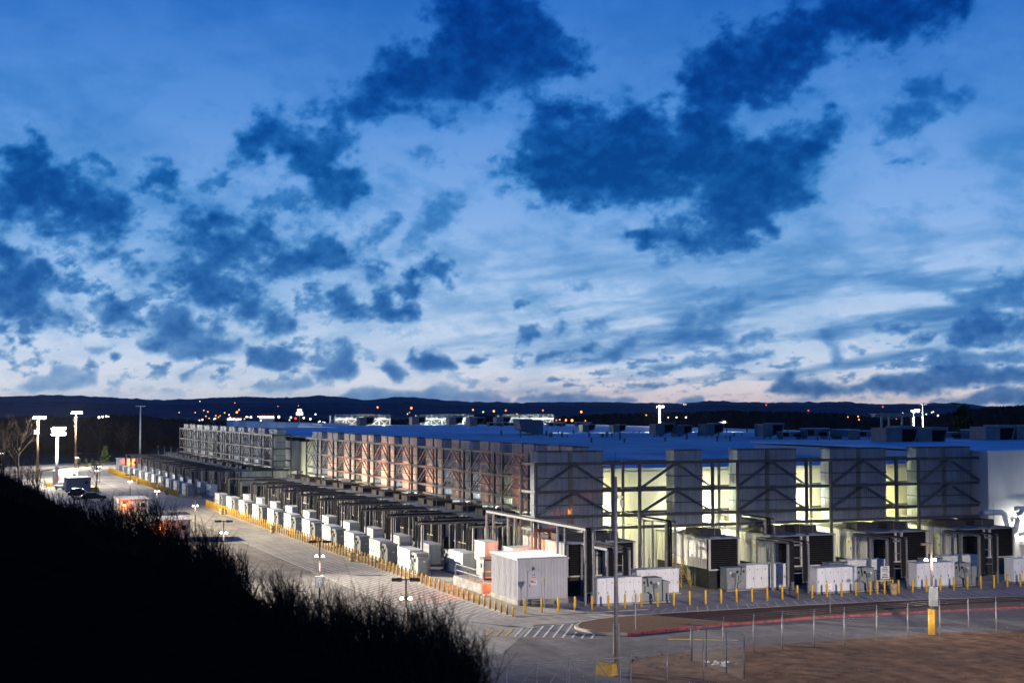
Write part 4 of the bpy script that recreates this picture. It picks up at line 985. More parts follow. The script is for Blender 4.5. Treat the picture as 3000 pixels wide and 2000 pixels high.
# ------------------------------------------------------------------ flood light masts
def flood(x, y, h, label, wood=True, heads=((-1.2, 0), (-.4, 0), (.4, 0), (1.2, 0)), rz=0, two=False, r0=.22, mm=None):
    r = empty('flood_mast', (x, y, 0), rz, label, 'flood mast'); m = mm or M['wood' if wood else 'steelpole']
    MB().cyl(0, 0, 0, h, r0, 12, r0*.6).build('pole', m, r, True)
    for z in ((h-.3, h-1.5) if two else (h-.3,)):
        MB().box(-1.6, 1.6, -.08, .08, z, z+.14).build('cross_arm', m, r)
        for hx, hy in heads:
            q = MB().prof([(0, 0), (.7, -.16), (.87, .16), (.14, .56)], (hx-.36, -.12, z+.16), (0, -1, 0), (0, 0, 1), (.72, 0, 0)).build('flood_head', M['dgrey'], r)
            MB().prof([(.2, -.30), (.71, -.20), (.90, .16), (.98, .12), (.80, -.36), (.25, -.42)], (hx-.33, -.12, z+.16), (0, -1, 0), (0, 0, 1), (.66, 0, 0)).build('lens', M['lit_w'], q)
    return r
WHITE = (1, .93, .82)
f1 = flood(24.0, 371.0, 15.2, 'leftmost wooden flood mast with a transformer box on the pole', rz=R(20), r0=.35)
MB().box(-1.1, -.3, -.3, .3, 11.0, 11.9).build('transformer', M['dgrey'], f1)
lamp('POINT', (24.4, 369.5, 14.4), 45000, WHITE, f1, size=.6)
f2 = flood(25.9, 337.5, 13.0, 'blazing white flood mast in the middle of the three at left', rz=R(20), two=True, r0=.42, mm=M['sign'])
lamp('POINT', (26.4, 335.8, 11.6), 26000, WHITE, f2, size=.6); lamp('POINT', (25.4, 336.2, 8.0), 2500, WHITE, f2, size=.5)
f3 = flood(39.4, 446.0, 16.2, 'farther wooden flood mast by the guard rail with a starry lamp', rz=R(10), r0=.35)
lamp('POINT', (39.2, 444.2, 15.4), 45000, WHITE, f3, size=.6)
f4 = flood(66.1, 510.0, 18.2, 'bare pale mast rising behind the far yard corner', False, heads=(), r0=.35, mm=M['pipe']); lamp('SPOT', (60, 490, 2), 6000, WHITE, f4, target=(66.1, 510, 12), size=.3, angle=50)
# masts just outside the picture whose light falls across both yards
f5 = flood(-32.0, 225.0, 30.0, 'flood mast standing left of the yard road', rz=R(95), r0=.4)
lamp('SPOT', (-31.0, 225.0, 29.2), 1080000, (1, .87, .64), f5, target=(34, 196, 0), size=.5, angle=108, blend=.6, flat=.18)
lamp('SPOT', (-31.2, 224.6, 28.6), 2100000, (1, .92, .78), f5, target=(47.4, 121, 1.5), size=.4, angle=24, blend=.6, flat=.40)
f6 = flood(47.0, 32.0, 17.6, 'flood mast standing right of the hill', rz=R(170))
lamp('SPOT', (47.2, 32.6, 17.2), 620000, (1, .87, .79), f6, target=(90, 112, -1.0), size=.3, angle=74, blend=.9, flat=.155)
lamp('SPOT', (46.6, 32.6, 16.9), 80000, (1, .87, .79), f6, target=(54, 86, 3.0), size=.3, angle=80, blend=.8, flat=.33)
# masts beyond the roof
f7 = flood(217, 420, 18.0, 'tall mast with a glaring lamp beyond the middle of the roof', False, r0=.4, heads=((-.5, 0), (.5, 0)), mm=M['sign'], rz=R(20)); lamp('POINT', (216, 417.5, 16.5), 30000, (1, .98, .92), f7, size=.5)
f8 = flood(247.5, 330, 16.8, 'left one of two bright masts beyond the right roof', False, r0=.3, mm=M['sign'], rz=R(25)); lamp('POINT', (247, 328.5, 15), 7000, (1, .98, .92), f8, size=.4)
f9 = flood(250.5, 330, 18.5, 'right one of two bright masts beyond the right roof', False, r0=.28, heads=(), mm=M['sign'])
lamp('POINT', (250, 328.8, 13), 500, (1, .98, .92), f9, size=.2)
f10 = flood(240, 420, 13.0, 'thin pale pole with a small head on the right roof line', False, r0=.2, heads=((0, 0),), mm=M['sign'])
# tall steel pole in the right foreground
tp = empty('camera_pole', (41.6, 86.8, 0), 0, 'tall grey steel pole with small cameras standing in the foreground', 'pole')
MB().cyl(0, 0, 0, 12.6, .155, 16, .10).build('pole', M['steelpole'], tp, True)
MB().cyl(0, 0, 12.61, 14.2, .012, 5).build('whip_aerial', M['ink'], tp)
c_ = MB().box(.12, .5, -.08, .08, 11.2, 11.35).build('camera', M['sign'], tp); MB().box(.35, .5, -.1, .05, 10.6, 11.1).build('camera_mount', M['sign'], c_)
MB().box(.22, .55, .6, .95, 1.0, 3.0).build('meter_box', M['grey'], tp); MB().box(.3, .4, .8, .9, 0, 1.0).build('box_leg', M['galv'], tp)
bl = empty('barrier_block', (40.6, 86.2, 0), R(25), 'short yellow barrier block at the foot of the tall pole', 'barrier')
MB().prof([(-.35, 0), (.35, 0), (.3, .25), (.16, .8), (-.16, .8), (-.3, .25)], (0, -.7, .0), (1, 0, 0), (0, 0, 1), (0, 1.4, 0)).build('block', M['yellow'], bl)
MB().box(-.17, .17, -.5, .5, .8, .84).build('cap', M['concrete_old'], bl)
# pole with yellow base at right
yp = empty('lamp_post', (70.6, 92.2, 0), R(-20), 'brown lamp post on a tall yellow base beside the right road', 'lamp post', 'lamp posts along the yard road')
MB().cyl(0, 0, 0, 1.9, .30, 16).build('footing', M['yellow'], yp, True); MB().box(-.07, .07, -.07, .07, 1.9, 6.9).build('pole', M['brown'], yp)
MB().box(-.25, .35, -.42, -.08, 2.2, 3.6).build('control_box', M['grey'], yp); MB().box(-.75, -.1, -.15, .15, 6.7, 6.88).build('lamp_head', M['brown'], yp)
for s in (-.4, .25): MB().cyl(s, 0, 5.55, 5.7, .15, 12, .1, dome=.04).build('lit_globe', M['lit_w'], yp, True)
lamp('POINT', (70.6, 91.6, 5.4), 350, (1, 1, .95), yp, size=.2)

# ------------------------------------------------------------------ sodium lamps
SOD = (1, .185, .03)
def sodium(loc, target, power, label, angle=80, parentlabel=None):
    r = empty('sodium_lamp', loc, 0, label, 'sodium lamp'); MB().box(-.25, .25, -.2, .2, -.05, .25).build('housing', M['dgrey'], r)
    MB().box(.251, .26, -.14, .14, .0, .18).build('lens', M['lit_o'], r); MB().box(.25, .36, -.24, -.2, -.06, .26).box(.25, .36, .2, .24, -.06, .26).build('shield', M['dgrey'], r)
    MB().cyl(.0, .15, 4.84-loc[2] if parentlabel else -loc[2], -.05, .04, 8).build('post', M['brown'], r)
    if target: lamp('SPOT', (loc[0]+.35, loc[1], loc[2]+.1), power, (1, .31, .10), r, target=target, size=.25, angle=angle, blend=.6)
    
sl = MB().box(1.6, 2.1, 6.5, 6.75, 3.3, 3.6).build('rear_lamp', M['dgrey'], sh); MB().cyl(1.85, 6.64, 3.1, 3.3, .13, 10).build('rear_lens', M['lit_o'], sl)
MB().box(1.2, 2.5, 6.47, 7.6, 3.62, 3.66).build('added_light_baffle', M['dgrey'], sh)  # unseen plate added to block the rear lamp's upward light towards the stacks
lamp('POINT', (49.35, 125.62, 3.2), 2600, SOD, sh, size=.08)
for k, p in ((9, 3500), (8, 6000), (7, 11000), (6, 12000), (5, 6500), (4, 3000), (3, 1300), (2, 1000), (1, 1500), (0, 1500)):
    y = YN[k]-3.4; sodium((58.3, y, 6.3), (64.3, y, 8.6), p, 'orange uplight on the enclosure roof below the %s left-face stack pair' % nth(k+1), 84, True)
r = empty('sodium_lamp', (57.35, 131.9, 6.4), 0, 'amber lamp glowing in the slot between the corner stacks', 'sodium lamp'); MB().box(-.15, .15, -.1, .1, -.1, .15).build('housing', M['dgrey'], r); MB().box(-.12, .12, -.1, .1, .151, .2).build('lens', M['lit_o'], r)
lamp('POINT', (57.35, 131.7, 7.0), 260, (1, .45, .08), r, size=.1)
# small buildings by the road at left
def cabin(x0, x1, y0, y1, z1, label, m, lampside=None, power=260):
    r = empty('site_cabin', ((x0+x1)/2, (y0+y1)/2, 0), 0, label, 'cabin', 'site cabins'); w, d = (x1-x0)/2, (y1-y0)/2
    MB().box(-w, w, -d, d, 0, .25).build('plinth', M['concrete_old'], r); MB().box(-w+.05, w-.05, -d+.05, d-.05, .25, z1).build('wall', m, r)
    MB().quadbox([(-w-.12, -d-.12, z1), (w+.12, -d-.12, z1), (w+.12, d+.12, z1), (-w-.12, d+.12, z1), (-w-.12, -d-.12, z1+.12), (w+.12, -d-.12, z1+.12), (w+.12, d+.12, z1+.22), (-w-.12, d+.12, z1+.22)]).build('roof', m, r)
    dd = MB().box(-w+.35, -w+1.3, -d-.02, -d+.05, .3, 2.35).build('door', m, r); MB().box(-w+.42, -w+.48, -d-.07, -d-.02, 1.2, 1.35).build('handle', M['ink'], dd)
    MB().box(w-1.2, w-.6, -d-.03, -d+.05, z1-1.2, z1-.6).build('vent', M['ink'], r)
    for x in np.arange(-w+.6, w-.2, .6): MB().box(x-.02, x+.02, -d+.03, -d+.055, .3, z1-.05).build('rib', m, r)
    if lampside:
        lx, c, mm = lampside; MB().box(lx-.2, lx+.2, -d-.25, -d+.04, z1-.75, z1-.4).build('lamp_housing', M['dgrey'], r)
        MB().cyl(lx, -d-.14, z1-1.0, z1-.75, .2, 12, .16).build('lamp_lens', M[mm], r, True)
        lamp('POINT', (x0+w+lx, y0-.75, z1-.8), power, c, r, size=.2)
cabin(27.7, 32.4, 239, 245, 2.75, 'pale cabin glowing orange half behind the brush', M['shed'], (-1.4, SOD, 'lit_o'), 200)
cabin(26.6, 31.6, 193.2, 199.6, 2.6, 'lower cabin roof with an orange lamp deep in the brush', M['shed'], (-1.6, SOD, 'lit_o'), 260)
cabin(25.7, 30.8, 341, 347, 3.2, 'white cabin with red sign lit beside the blazing mast', M['shed'], (-1.2, (1, .8, .55), 'lit_w'), 240)
MB().box(26.0, 26.8, 340.93, 340.97, 1.3, 2.3).build('red_notice', M['red2'], None).parent = None
o = bpy.data.objects['red_notice']; tag(o, 'small red notice board on the white lit cabin wall', 'sign')
cabin(26.0, 30.9, 314, 320, 2.85, 'dark grey windowless cabin behind the parked cars', M['grey'])
cabin(47.6, 52.6, 409.5, 417, 3.4, 'white cabin at the far end of the yard with an orange lamp', M['shed'], (.5, SOD, 'lit_o'), 900)
for i, (x, y) in enumerate(((24.4, 338), (27.2, 336.5), (31.8, 316))):
    bb = MB().prof([(-.35, 0), (.35, 0), (.3, .25), (.14, .85), (-.14, .85), (-.3, .25)], (0, -.9, .0), (1, 0, 0), (0, 0, 1), (0, 1.8, 0)).build('barrier_block', M['yellow'], None, loc=(x, y, 0)); bb.rotation_euler = (0, 0, R(30+40*i))
    tag(bb, 'yellow barrier block '+('left of the blazing mast', 'right of the blazing mast', 'right of the dark grey cabin')[i], 'barrier')
# parked cars
def car(x, y, rz, label, m, tall=0.0):
    r = empty('parked_car', (x, y, 0), rz, label, 'car', 'cars parked by the cabins')
    P = [(-2.3, .35), (2.25, .35), (2.32, .62), (2.2, .82), (1.2, .98), (-1.9, 1.05), (-2.3, .95), (-2.35, .6)]
    MB().prof(P, (0, -.88, 0), (1, 0, 0), (0, 0, 1), (0, 1.76, 0)).build('body', m, r)
    h = 1.48+tall; b = MB().quadbox([(-1.95, -.82, 1.03), (1.1, -.82, .98), (1.1, .82, .98), (-1.95, .82, 1.03), (-1.45+(-.3 if tall else 0), -.62, h), (.25, -.62, h), (.25, .62, h), (-1.45+(-.3 if tall else 0), .62, h)]); cb = b.build('cabin', m, r)
    for s in (-1, 1):
        for x0, x1 in ((-1.55, -.55), (-.45, .62)):
            y0, y1 = s*.815, s*.66
            MB().quadbox([(x0, y0, 1.08), (x1, y0, 1.05), (x1, y0+s*.01, 1.05), (x0, y0+s*.01, 1.08), (x0+.15, y1, h-.06), (x1-.35, y1, h-.06), (x1-.35, y1+s*.02, h-.06), (x0+.15, y1+s*.02, h-.06)]).build('window', M['glass'], cb)
    MB().quadbox([(1.11, -.74, 1.0), (1.11, .74, 1.0), (1.08, .74, 1.0), (1.08, -.74, 1.0), (.33, -.58, h-.05), (.33, .58, h-.05), (.29, .58, h-.05), (.29, -.58, h-.05)]).build('windscreen', M['glass'], cb)
    for wx in (-1.4, 1.42):
        for s in (-1, 1):
            w = MB(); n = 14; w.tube([(wx, s*.70, .33), (wx, s*.90, .33)], .33, n); wo = w.build('wheel', M['rubber'], r)
            MB().tube([(wx, s*.90, .33), (wx, s*.915, .33)], .19, 10).build('rim', M['galv'], wo)
    for s in (-.6, .6):
        MB().box(2.2, 2.33, s-.2, s+.2, .64, .78).build('headlight', M['sign'], r); MB().box(-2.37, -2.3, s-.2, s+.2, .75, .92).build('tail_light', M['red2'], r)
car(28.6, 284.6, R(-8), 'dark sedan parked nearest, beside the small bare tree', M['car']); car(27.2, 296, R(-8), 'dark taller car parked just behind the sedan', M['car'], .2); car(26.4, 326, R(60), 'white car peeping out behind the dark grey cabin', M['carw'])

# ------------------------------------------------------------------ wire fences and gate
mm = bpy.data.materials.new('chain_link'); mm.use_nodes = True; t = mm.node_tree; MATS['chain_link'] = mm
pb = t.nodes['Principled BSDF']; pb.inputs['Base Color'].default_value = (.2, .2, .2, 1); pb.inputs['Alpha'].default_value = .07; pb.inputs['Roughness'].default_value = .6
def fence(pts, label, rail=True, arm=True, post=M['galv'], h=2.4):
    r = empty('wire_fence', (pts[0][0], pts[0][1], 0), 0, label, 'fence', 'wire fences'); P = [(x-pts[0][0], y-pts[0][1]) for x, y in pts]
    for i, (x, y) in enumerate(P):
        p = MB().cyl(x, y, 0, h, .05, 8).build('post', post, r, True)
        if arm: MB().tube([(x, y, h), (x+.16, y+.2, h+.32)], .022, 5).build('barb_arm', post, p)
    for (x0, y0), (x1, y1) in zip(P, P[1:]):
        if rail: MB().tube([(x0, y0, h-.05), (x1, y1, h-.05)], .025, 6).build('top_rail', M['galv'], r)
        MB().quadbox([(x0, y0-.004, .05), (x1, y1-.004, .05), (x1, y1+.004, .05), (x0, y0+.004, .05), (x0, y0-.004, h-.06), (x1, y1-.004, h-.06), (x1, y1+.004, h-.06), (x0, y0+.004, h-.06)]).build('chain_link', mm, r)
        if arm: 
            for q in (.3, .65, 1.0): MB().tube([(x0+.16*q, y0+.2*q, h+.32*q), (x1+.16*q, y1+.2*q, h+.32*q)], .009, 3).build('barbed_wire', M['galv'], r)
fence([(47.9, 88.3), (50.9, 89.2), (53.6, 89.7), (56.1, 90.0), (58.8, 90.1), (61.4, 90.2), (64.4, 90.5), (67.2, 90.6), (70.3, 90.9), (73.0, 91.0), (75.5, 90.9), (78.4, 90.6), (81.4, 90.2)], 'wire fence with barbed arms following the right road', rail=False)
fence([(47.9, 88.2), (48.0, 86.4), (47.8, 83.4), (47.7, 81.0)], 'dark-posted side run of wire fence by the earth', post=M['dgrey'], rail=False)
fence([(47.7, 81.0), (44.7, 80.8), (42.0, 80.5), (39.4, 80.2)], 'short wire fence run between the gate and the side run')
gt = empty('wire_gate', (29.0, 80.0, 0), 0, 'wide wire swing gate with slanted braces at the bottom edge', 'gate')
for i, x in enumerate((.4, 2.3, 4.2, 6.1, 6.25, 8.0, 9.6, 10.3)): MB().cyl(x, 0, .1, 2.2 if i not in (3, 4) else 2.5, .035, 6).build('upright', M['galv'], gt)
for z in (.15, 2.15): MB().tube([(.4, 0, z), (6.1, 0, z)], .04, 6).build('gate_rail', M['galv'], gt); MB().tube([(6.25, 0, z), (10.3, 0, z)], .04, 6).build('gate_rail', M['galv'], gt)
for x0, x1 in ((2.3, .6), (4.2, 2.5), (6.0, 4.4), (6.4, 7.8), (8.0, 9.4)): MB().tube([(x0, .02, 2.1), (x1, .02, .2)], .025, 6).build('brace', M['galv'], gt)
MB().quadbox([(.4, -.004, .1), (10.3, -.004, .1), (10.3, .004, .1), (.4, .004, .1), (.4, -.004, 2.15), (10.3, -.004, 2.15), (10.3, .004, 2.15), (.4, .004, 2.15)]).build('chain_link', mm, gt)
rr = random.Random(2); b = MB()
for i in range(14):
    x, y, s = 48.6+rr.gauss(.5, .45), 86.5+rr.gauss(0, .5), rr.uniform(.05, .15); b.quadbox([(x+rr.uniform(-s, s)+dx*s, y+rr.uniform(-s, s)*.4+dy*s, .05+dz*s*rr.uniform(.6, 1.6)) for dz in (0, 1) for dx, dy in ((-1, -1), (1, -1), (1, 1), (-1, 1))])
tag(b.build('rubble_heap', M['sign']), 'small heap of broken white rubble inside the fence corner', 'rubble', kind='stuff')
# guard rail at the far bend
gr = empty('guard_rail', (0, 0, 0), 0, 'metal guard rail curving round the far end of the apron', 'guard rail'); G = [(10, 372), (20, 388), (27, 404), (33, 424), (39.5, 438), (46, 452), (53, 466), (66, 480)]
for p, q in zip(G, G[1:]):
    MB().bar((*p, .75), (*q, .75), .08, .35).build('rail', M['bin'], gr)
    MB().box(p[0]-.08, p[0]+.08, p[1]-.08, p[1]+.08, 0, .9).build('post', M['wood'], gr)

# ------------------------------------------------------------------ trees
def bare_tree(x, y, h, label, seed, spread=.45, m='tree'):
    rt = random.Random(seed); r = empty('bare_tree', (x, y, 0), 0, label, 'tree', 'bare trees'); T = MB(); C = MB()
    pts = [Vector((0, 0, 0))]
    for k in range(1, 6): pts.append(Vector((rt.gauss(0, .02)*h*k*.3, rt.gauss(0, .02)*h*k*.3, h*.82*k/5)))
    T.tube(pts, h*.018, 6, .25); T.build('trunk', M[m], r)
    def br(p, d, l, w, dep):
        q = p+d*l; mid = (p+q)/2+Vector((rt.gauss(0, .06), rt.gauss(0, .06), rt.gauss(.03, .04)))*l; C.tube([p, mid, q], w, 4, .5)
        if dep:
            for i in range(rt.randint(3, 4)):
                nd = (d+Vector((rt.gauss(0, .45), rt.gauss(0, .45), rt.gauss(.12, .3)))).normalized(); br(mid.lerp(q, rt.random()), nd, l*rt.uniform(.45, .7), w*.55, dep-1)
    for i in range(15):
        f = rt.uniform(.25, 1.0); k = f*5; a = pts[min(4, int(k))]; c = pts[min(5, int(k)+1)]; p = a.lerp(c, k-int(k)); an = rt.random()*6.28
        br(p, Vector((math.cos(an)*spread*1.6, math.sin(an)*spread*1.6, 1)).normalized(), h*(.42-.22*f), h*.007, 2)
    C.build('crown', M[m], r)
bare_tree(8.5, 322, 19, 'pale bare tree at the left picture edge', 1, .6); bare_tree(14.5, 332, 14, 'slim bare tree left of the first flood mast', 2, .5); bare_tree(18.0, 338, 15.5, 'spreading bare tree beside the first flood mast', 3, .5)
bare_tree(30.5, 300, 6.6, 'small bare sapling on the apron beside the parked cars', 4, .35); bare_tree(62, 520, 13, 'dim bare tree in the dark behind the far mast', 6, .5); bare_tree(52, 505, 14, 'dim bare tree at the edge of the dark wood', 8, .5)
def evergreen(x, y, h, label, seed, z=0):
    rt = random.Random(seed); r = empty('evergreen_shrub', (x, y, z), 0, label, 'shrub', 'evergreen shrubs'); MB().cyl(0, 0, 0, h*.9, h*.03, 6, h*.01).build('trunk', M['tree'], r); b = MB()
    for i in range(420):
        f = rt.random()**.8; rad = h*.30*(1-f)**.7*rt.uniform(.3, 1); an = rt.random()*6.28; p = Vector((rad*math.cos(an), rad*math.sin(an), h*(.08+.92*f))); s = h*.05*rt.uniform(.6, 1.4); k = len(b.v)
        for _ in range(3): b.v.append(tuple(p+Vector((rt.gauss(0, s), rt.gauss(0, s), rt.gauss(0, s)))))
        b.f.append((k, k+1, k+2))
    b.build('crown', M['leaf'], r)
for x, y, h, l in ((49.5, 462, 5.6, 'tallest yellow-green evergreen shrub by the far cabin'), (42.5, 447, 2.6, 'low evergreen shrub by the guard rail, left of the tall one'), (45, 454, 2.2, 'smallest evergreen shrub behind the guard rail'), (40.8, 449, 2.4, 'low evergreen shrub next to the far flood mast')): evergreen(x, y, h, l, int(x*7))
evergreen(200, 250, 17, 'yellowish treetop above the right roof line', 77)

# ------------------------------------------------------------------ on the roof
def make_hood():
    r = empty('roof_hood'); MB().box(-1.3, .1, -1.0, 1.0, 0, 1.6).build('body', M['hood'], r)
    MB().prof([(.1, .1), (1.5, .45), (1.9, 1.75), (.1, 1.75)], (0, -1.0, 0), (1, 0, 0), (0, 0, 1), (0, 2.0, 0)).build('cowl', M['hood'], r)
    MB().prof([(.2, .35), (1.35, .6), (1.65, 1.5), (.2, 1.5)], (0, -1.02, 0), (1, 0, 0), (0, 0, 1), (0, .02, 0)).build('mouth', M['black'], r)
    for x in (-1.1, -.2): MB().box(x, x+.12, -.9, -.8, -.3, .0).build('leg', M['hood'], r)
    return r
HD = Proto(make_hood())
for j, (x, y, s, rz) in enumerate([(134.4, 259.9, 1.35, 0), (138.2, 258.7, 1.2, 0), (141.6, 252.9, 1.4, 0), (146.2, 239.1, 1.5, 0), (133.2, 292.7, 1.0, 0), (137, 285.2, 1.0, 0), (118.6, 418, 1.5, 0), (141.8, 440, 1.5, 0), (148.5, 424, 1.5, 0), (146.5, 400, 1.5, 0), (160.5, 415, 1.5, 0), (113.5, 277, 1.7, 180)]):
    z = roof_z(y) if y < 278 else 11.75
    o = HD.put((x, y, z+.28*s), R(rz), 'grey metal roof hood with dark mouth, %s along the roof ridge' % nth(j+1), 'roof hood', 'roof hoods'); o.scale = (s, s, s)
for j, (x, y, s) in enumerate([(121.0, 166, 1.7), (126.0, 166, 1.6), (141.5, 171, 1.7), (147.0, 171, 1.7)]):
    o = HD.put((x, y, 11.3+.28*s), 0, 'large roof hood on the right roof, %s from the left' % nth(j+1), 'roof hood', 'roof hoods'); o.scale = (s, s, s)
rj = random.Random(9)
def make_unit():
    r = empty('roof_unit'); MB().box(-2.4, 2.4, -1.1, 1.1, .25, 1.25).build('case', M['hood'], r); MB().box(-2.2, -.9, -1.13, -1.1, .4, 1.1).box(.2, 1.9, -1.13, -1.1, .35, .8).build('grille', M['black'], r)
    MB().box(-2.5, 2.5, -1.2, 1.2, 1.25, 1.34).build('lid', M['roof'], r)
    for x in (-2.2, 2.1): MB().box(x, x+.12, -.9, .9, -.2, .25).build('skid', M['hood'], r)
    return r
UN = Proto(make_unit())
for j in range(11):
    x = 149+j*4.3; y = 236-j*2.2+rj.uniform(-1, 1); o = UN.put((x, y, roof_z(y)+.2), R(rj.choice((0, 0, 90))), 'low rooftop air unit, %s of the row above the right stacks' % nth(j+1), 'roof unit', 'rooftop air units'); o.scale = (rj.uniform(.8, 1.2),)*2+(rj.uniform(.8, 1.5),)
for j in range(6):
    x = 152+j*5; y = 395+rj.uniform(-6, 6); UN.put((x, y, 11.95), 0, 'distant rooftop air unit, %s in front of the cooling towers' % nth(j+1), 'roof unit', 'rooftop air units')
vm = MB().cyl(0, 0, 0, .55, .16, 8).cyl(0, 0, .56, .72, .26, 8, .1).mesh('roof_vent', M['hood'])
for j in range(70):
    y = rj.choice((262, 262, 240, 276, 282, 225))+rj.uniform(-3, 3); x = rj.uniform(100, 185); s = rj.uniform(.7, 1.5)
    o = obj('roof_vent', vm, None, (x, y, roof_z(y) if y < 278 else 11.75)); o.scale = (s, s, s); tag(o, 'small dark vent stub on the pale hall roof', 'roof vent', 'small vents on the roof')
gy = empty('roof_gantry', (143, 195, 11.2), 0, 'open steel portal standing above the right roof hoods', 'gantry')
for x in (-3, -1.6, .9, 2.8): MB().box(x, x+.25, -.1, .15, 0, 5.2).build('leg', M['galv'], gy)
MB().box(-4.5, 4.5, -.5, .5, 4.6, 4.9).build('beam', M['galv'], gy); MB().box(-4.5, 4.5, -1, 1, 4.95, 5.1).build('deck', M['galv'], gy)
# cooling towers, lit, beyond the roof
def make_tower(w):
    r = empty('cooling_tower'); n = 5; c = w/n
    MB().box(0, w, 0, 6, 8.5, 13.6).build('casing', M['dgrey'], r)
    for i in range(n):
        x0 = i*c
        b = MB()
        for k in range(11): b.box(x0+.2, x0+c-.2, -.18, -.02, 11.3+k*.21, 11.4+k*.21)
        b.build('louvre', M['gal2'], r)
        MB().bar((x0+.1, -.3, 11.1), (x0+c-.1, -.3, 13.7), .16).build('brace', M['pipe'], r); MB().bar((x0+.1, -.34, 13.7), (x0+c-.1, -.34, 11.1), .16).build('brace', M['pipe'], r)
        MB().box(x0-.12, x0+.12, -.4, -.1, 9, 13.9).build('post', M['pipe'], r)
        MB().cyl(x0+c/2, 3, 13.7, 14.5, 1.3, 12, 1.4).build('fan_stack', M['pipe'], r)
    MB().box(w-.12, w+.12, -.4, -.1, 9, 13.9).build('post', M['pipe'], r); MB().box(-.2, w+.2, -.5, .1, 13.6, 14.1).build('fascia', M['pipe'], r); MB().box(-.2, w+.2, -.35, .1, 11.0, 11.2).build('girt', M['pipe'], r)
    b = MB()
    for i in range(2*n+1): b.box(i*c/2-.04, i*c/2+.04, -.45, -.37, 14.1, 15.2)
    for z in (14.6, 15.15): b.box(0, w, -.45, -.38, z, z+.07)
    b.build('guard_railing', M['pipe'], r)
    MB().cyl(-1.2, 1, 9, 15.0, .35, 10).build('riser', M['pipe'], r)
    return r
CT = Proto(make_tower(18.0))
for x, l, c in ((118.6, 'left', (1, .95, .78)), (147.0, 'middle', (.85, 1, .85)), (175.4, 'right', (.85, 1, .85))):
    o = CT.put((x, 452, 0), 0, 'floodlit louvred cooling tower with cross braces, %s one of three' % l, 'cooling tower', 'cooling towers beyond the roof')
    for dx in (3, 9, 15): lamp('POINT', (x+dx, 447.6, 12.6), 900, c, o, size=.2)
for j, y in enumerate((575, 549, 505, 485, 450, 434)):
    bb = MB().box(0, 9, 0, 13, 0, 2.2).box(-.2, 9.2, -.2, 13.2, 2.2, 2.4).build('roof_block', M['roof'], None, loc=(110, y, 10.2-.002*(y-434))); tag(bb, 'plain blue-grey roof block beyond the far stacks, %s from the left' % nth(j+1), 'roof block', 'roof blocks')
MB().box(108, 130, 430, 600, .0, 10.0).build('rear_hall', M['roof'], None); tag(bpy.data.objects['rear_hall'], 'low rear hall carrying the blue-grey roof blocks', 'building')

# ------------------------------------------------------------------ lights of the distant town
ico = {}
def far_light(az, el, d, s, kind):
    key = kind
    if key not in ico:
        b = MB(); n = 6; prof = [(-1, .05), (-.5, .87), (.5, .87), (1, .05)]
        for zz, rr_ in prof: b.v += [(rr_*math.cos(2*PI*i/n), rr_*math.sin(2*PI*i/n), zz) for i in range(n)]
        for q in range(3): b.f += [(q*n+i, q*n+(i+1) % n, (q+1)*n+(i+1) % n, (q+1)*n+i) for i in range(n)]
        ico[key] = b.mesh('distant_light', M['far_'+kind])
    o = obj('distant_light', ico[key], None, (d*math.sin(R(az)), d*math.cos(R(az)), 17+d*math.tan(R(el)))); o.scale = (s, s, s)
    tag(o, {'w': 'tiny white point of light in the distant town', 'o': 'tiny orange street light far off below the hills', 'r': 'tiny red warning light far off before the hills', 'g': 'tiny greenish point of light far off'}[kind], 'light', {'w': 'white town lights', 'o': 'orange town lights', 'r': 'red far lights', 'g': 'greenish far lights'}[kind])
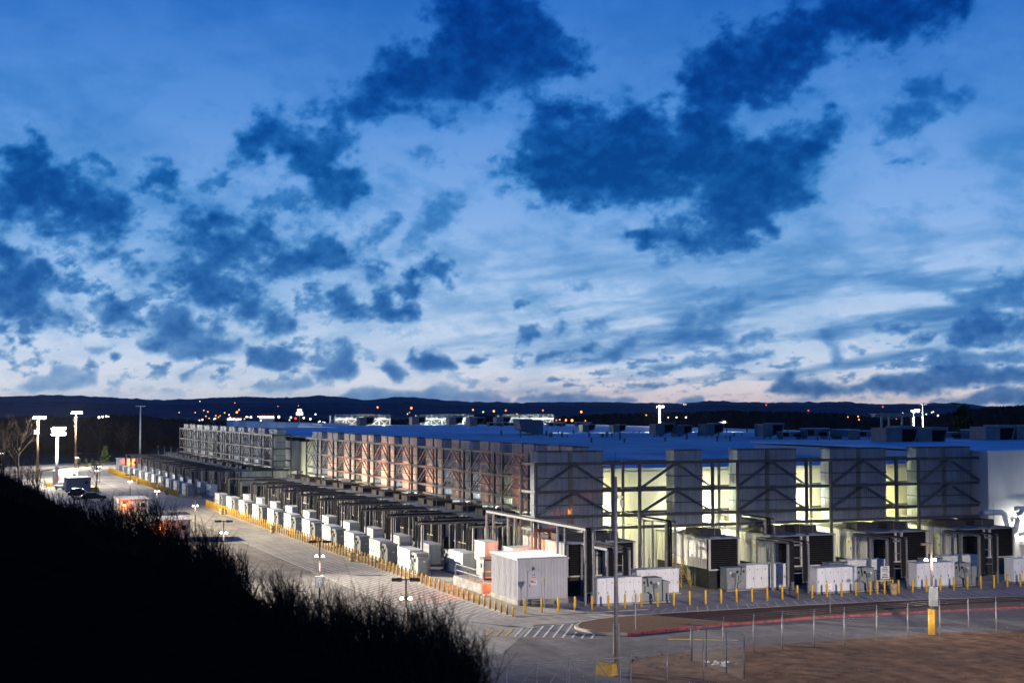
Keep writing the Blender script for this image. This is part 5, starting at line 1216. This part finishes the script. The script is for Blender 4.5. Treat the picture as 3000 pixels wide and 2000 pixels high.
TOWN = """8.81,-0.13,1,o 9.41,-0.13,1,o 9.73,-0.05,1,o 9.88,-0.10,1.4,o 9.81,-0.27,1.2,o 9.57,-0.42,1.3,w 9.68,-0.40,1.3,w 9.93,-0.35,1.2,o 10.18,-0.25,1.4,o 10.28,-0.31,1.3,o 10.34,-0.25,1,o 10.16,-0.36,1.4,w 10.11,-0.38,1,w 10.51,-0.14,1.2,o 10.68,-0.22,1,w 10.97,-0.12,1.9,o 11.05,-0.03,1.6,o 10.72,-0.34,1.9,w 10.64,-0.39,1.7,w 10.87,-0.37,1.6,w 11.05,-0.41,1.4,r 10.95,-0.44,1.2,o 11.26,-0.38,1.3,o 11.33,-0.30,1.5,w 11.38,-0.30,1.3,w 11.50,-0.31,2.6,w 11.77,-0.28,1.4,w 11.88,-0.43,1.6,w 12.56,-0.30,2.8,w 13.02,-0.32,1.8,g 12.97,-0.42,1.5,g 13.20,-0.36,2.0,r 13.51,-0.34,2.4,w 13.76,-0.38,2.2,w 13.96,-0.20,1.3,w 14.08,-0.50,1,w 14.13,-0.47,1.2,w 14.25,-0.50,1,w 14.32,-0.51,1,w 9.58,0.30,.8,w 10.89,0.24,.7,o 12.52,0.11,.8,o 13.30,0.13,.8,o 16.35,0.07,1.6,o 17.66,0.04,2.8,o 17.51,-0.19,1,g 20.06,-0.03,1.5,o 20.46,-0.11,1.2,g 20.87,-0.08,2.8,o 21.34,-0.05,1.8,o 22.79,-0.05,1.5,o 21.77,-0.19,1,o 24.28,-0.11,2.6,o 23.68,-0.43,2.1,o 23.92,-0.44,2.5,o 24.44,-0.45,1.3,o 23.31,-0.43,1.3,o 23.44,-0.41,1.2,o 26.80,-0.23,1.3,o 27.65,-0.32,1.3,w 27.97,-0.32,1.4,w 28.33,-0.32,1.8,w 28.26,0.18,.9,w 28.33,0.18,.9,w 31.40,0.16,1.4,r 32.99,-0.05,1.4,r 35.75,0.09,1.5,r 34.84,-0.28,1.2,o 34.87,-0.40,1.7,o 35.96,-0.24,1.7,o 36.32,-0.24,1.4,g 36.48,-0.15,.9,g 37.53,-0.12,1,w 37.59,-0.10,1,w 37.75,-0.24,2,w 37.21,-0.22,1.6,g 37.33,-0.19,1.2,g 34.46,-0.30,1,o 36.24,-0.37,.8,o 5.88,-0.31,2.2,w 6.01,-0.29,2,w 6.14,-0.27,1.6,w 6.22,-0.28,1.2,w 17.59,-0.13,.8,o 16.11,-0.20,.7,r"""
for q in TOWN.split():
    az, el, s, k = q.split(','); far_light(float(az), float(el), 635, float(s)*(.17+.08*random.random()), k)
def lit_store(az, d, w, h, z, label, name, m):
    r = empty(name, (d*math.sin(R(az)), d*math.cos(R(az)), 0), R(-az), label, 'building'); MB().box(-w/2, w/2, 0, 6, 0, z+h).build('wall', M['shed'], r)
    n = max(2, int(w/2.5))
    for i in range(n): MB().box(-w/2+.15+i*w/n, -w/2+(i+1)*w/n-.15, -.06, .0, z+.2, z+h-.4).build('lit_window', M[m], r)
    MB().box(-w/2-.2, w/2+.2, -.3, 6.2, z+h, z+h+.5).build('roof', M['red2'], r)
lit_store(12.1, 640, 6.4, 1.4, 12.9, 'bright shop front in the distant town', 'distant_shop', 'far_w'); lit_store(10.9, 640, 5.6, 1.0, 12.3, 'long lit shop front left of the brightest one', 'distant_shop', 'far_w')
sg2 = empty('tall_sign', (640*math.sin(R(13.35)), 640*math.cos(R(13.35)), 0), R(-13.35), 'tall glowing shop sign rising over the distant town', 'sign'); MB().box(-.2, .2, -.2, .2, 0, 14.4).build('post', M['galv'], sg2)
MB().box(-1.4, 1.4, -.4, .4, 14.4, 15.7).build('lower_panel', M['far_w'], sg2); MB().box(-.9, .9, -.4, .4, 15.75, 16.9).build('upper_panel', M['far_w'], sg2)

# evening air: one even volume round the place
hz = MB().box(-9000, 12500, -400, 12000, -1.4, 130).build('haze', None)
vm_ = bpy.data.materials.new('evening_air'); vm_.use_nodes = True; t = vm_.node_tree; t.nodes.clear(); o_ = t.nodes.new('ShaderNodeOutputMaterial'); pv = t.nodes.new('ShaderNodeVolumePrincipled')
pv.inputs['Color'].default_value = (.86, .9, 1, 1); pv.inputs['Density'].default_value = 2.4e-5; pv.inputs['Anisotropy'].default_value = .2; t.links.new(pv.outputs[0], o_.inputs['Volume'])
hz.data.materials.append(vm_); tag(hz, 'thin blue evening haze lying over the whole valley', 'haze', kind='stuff')
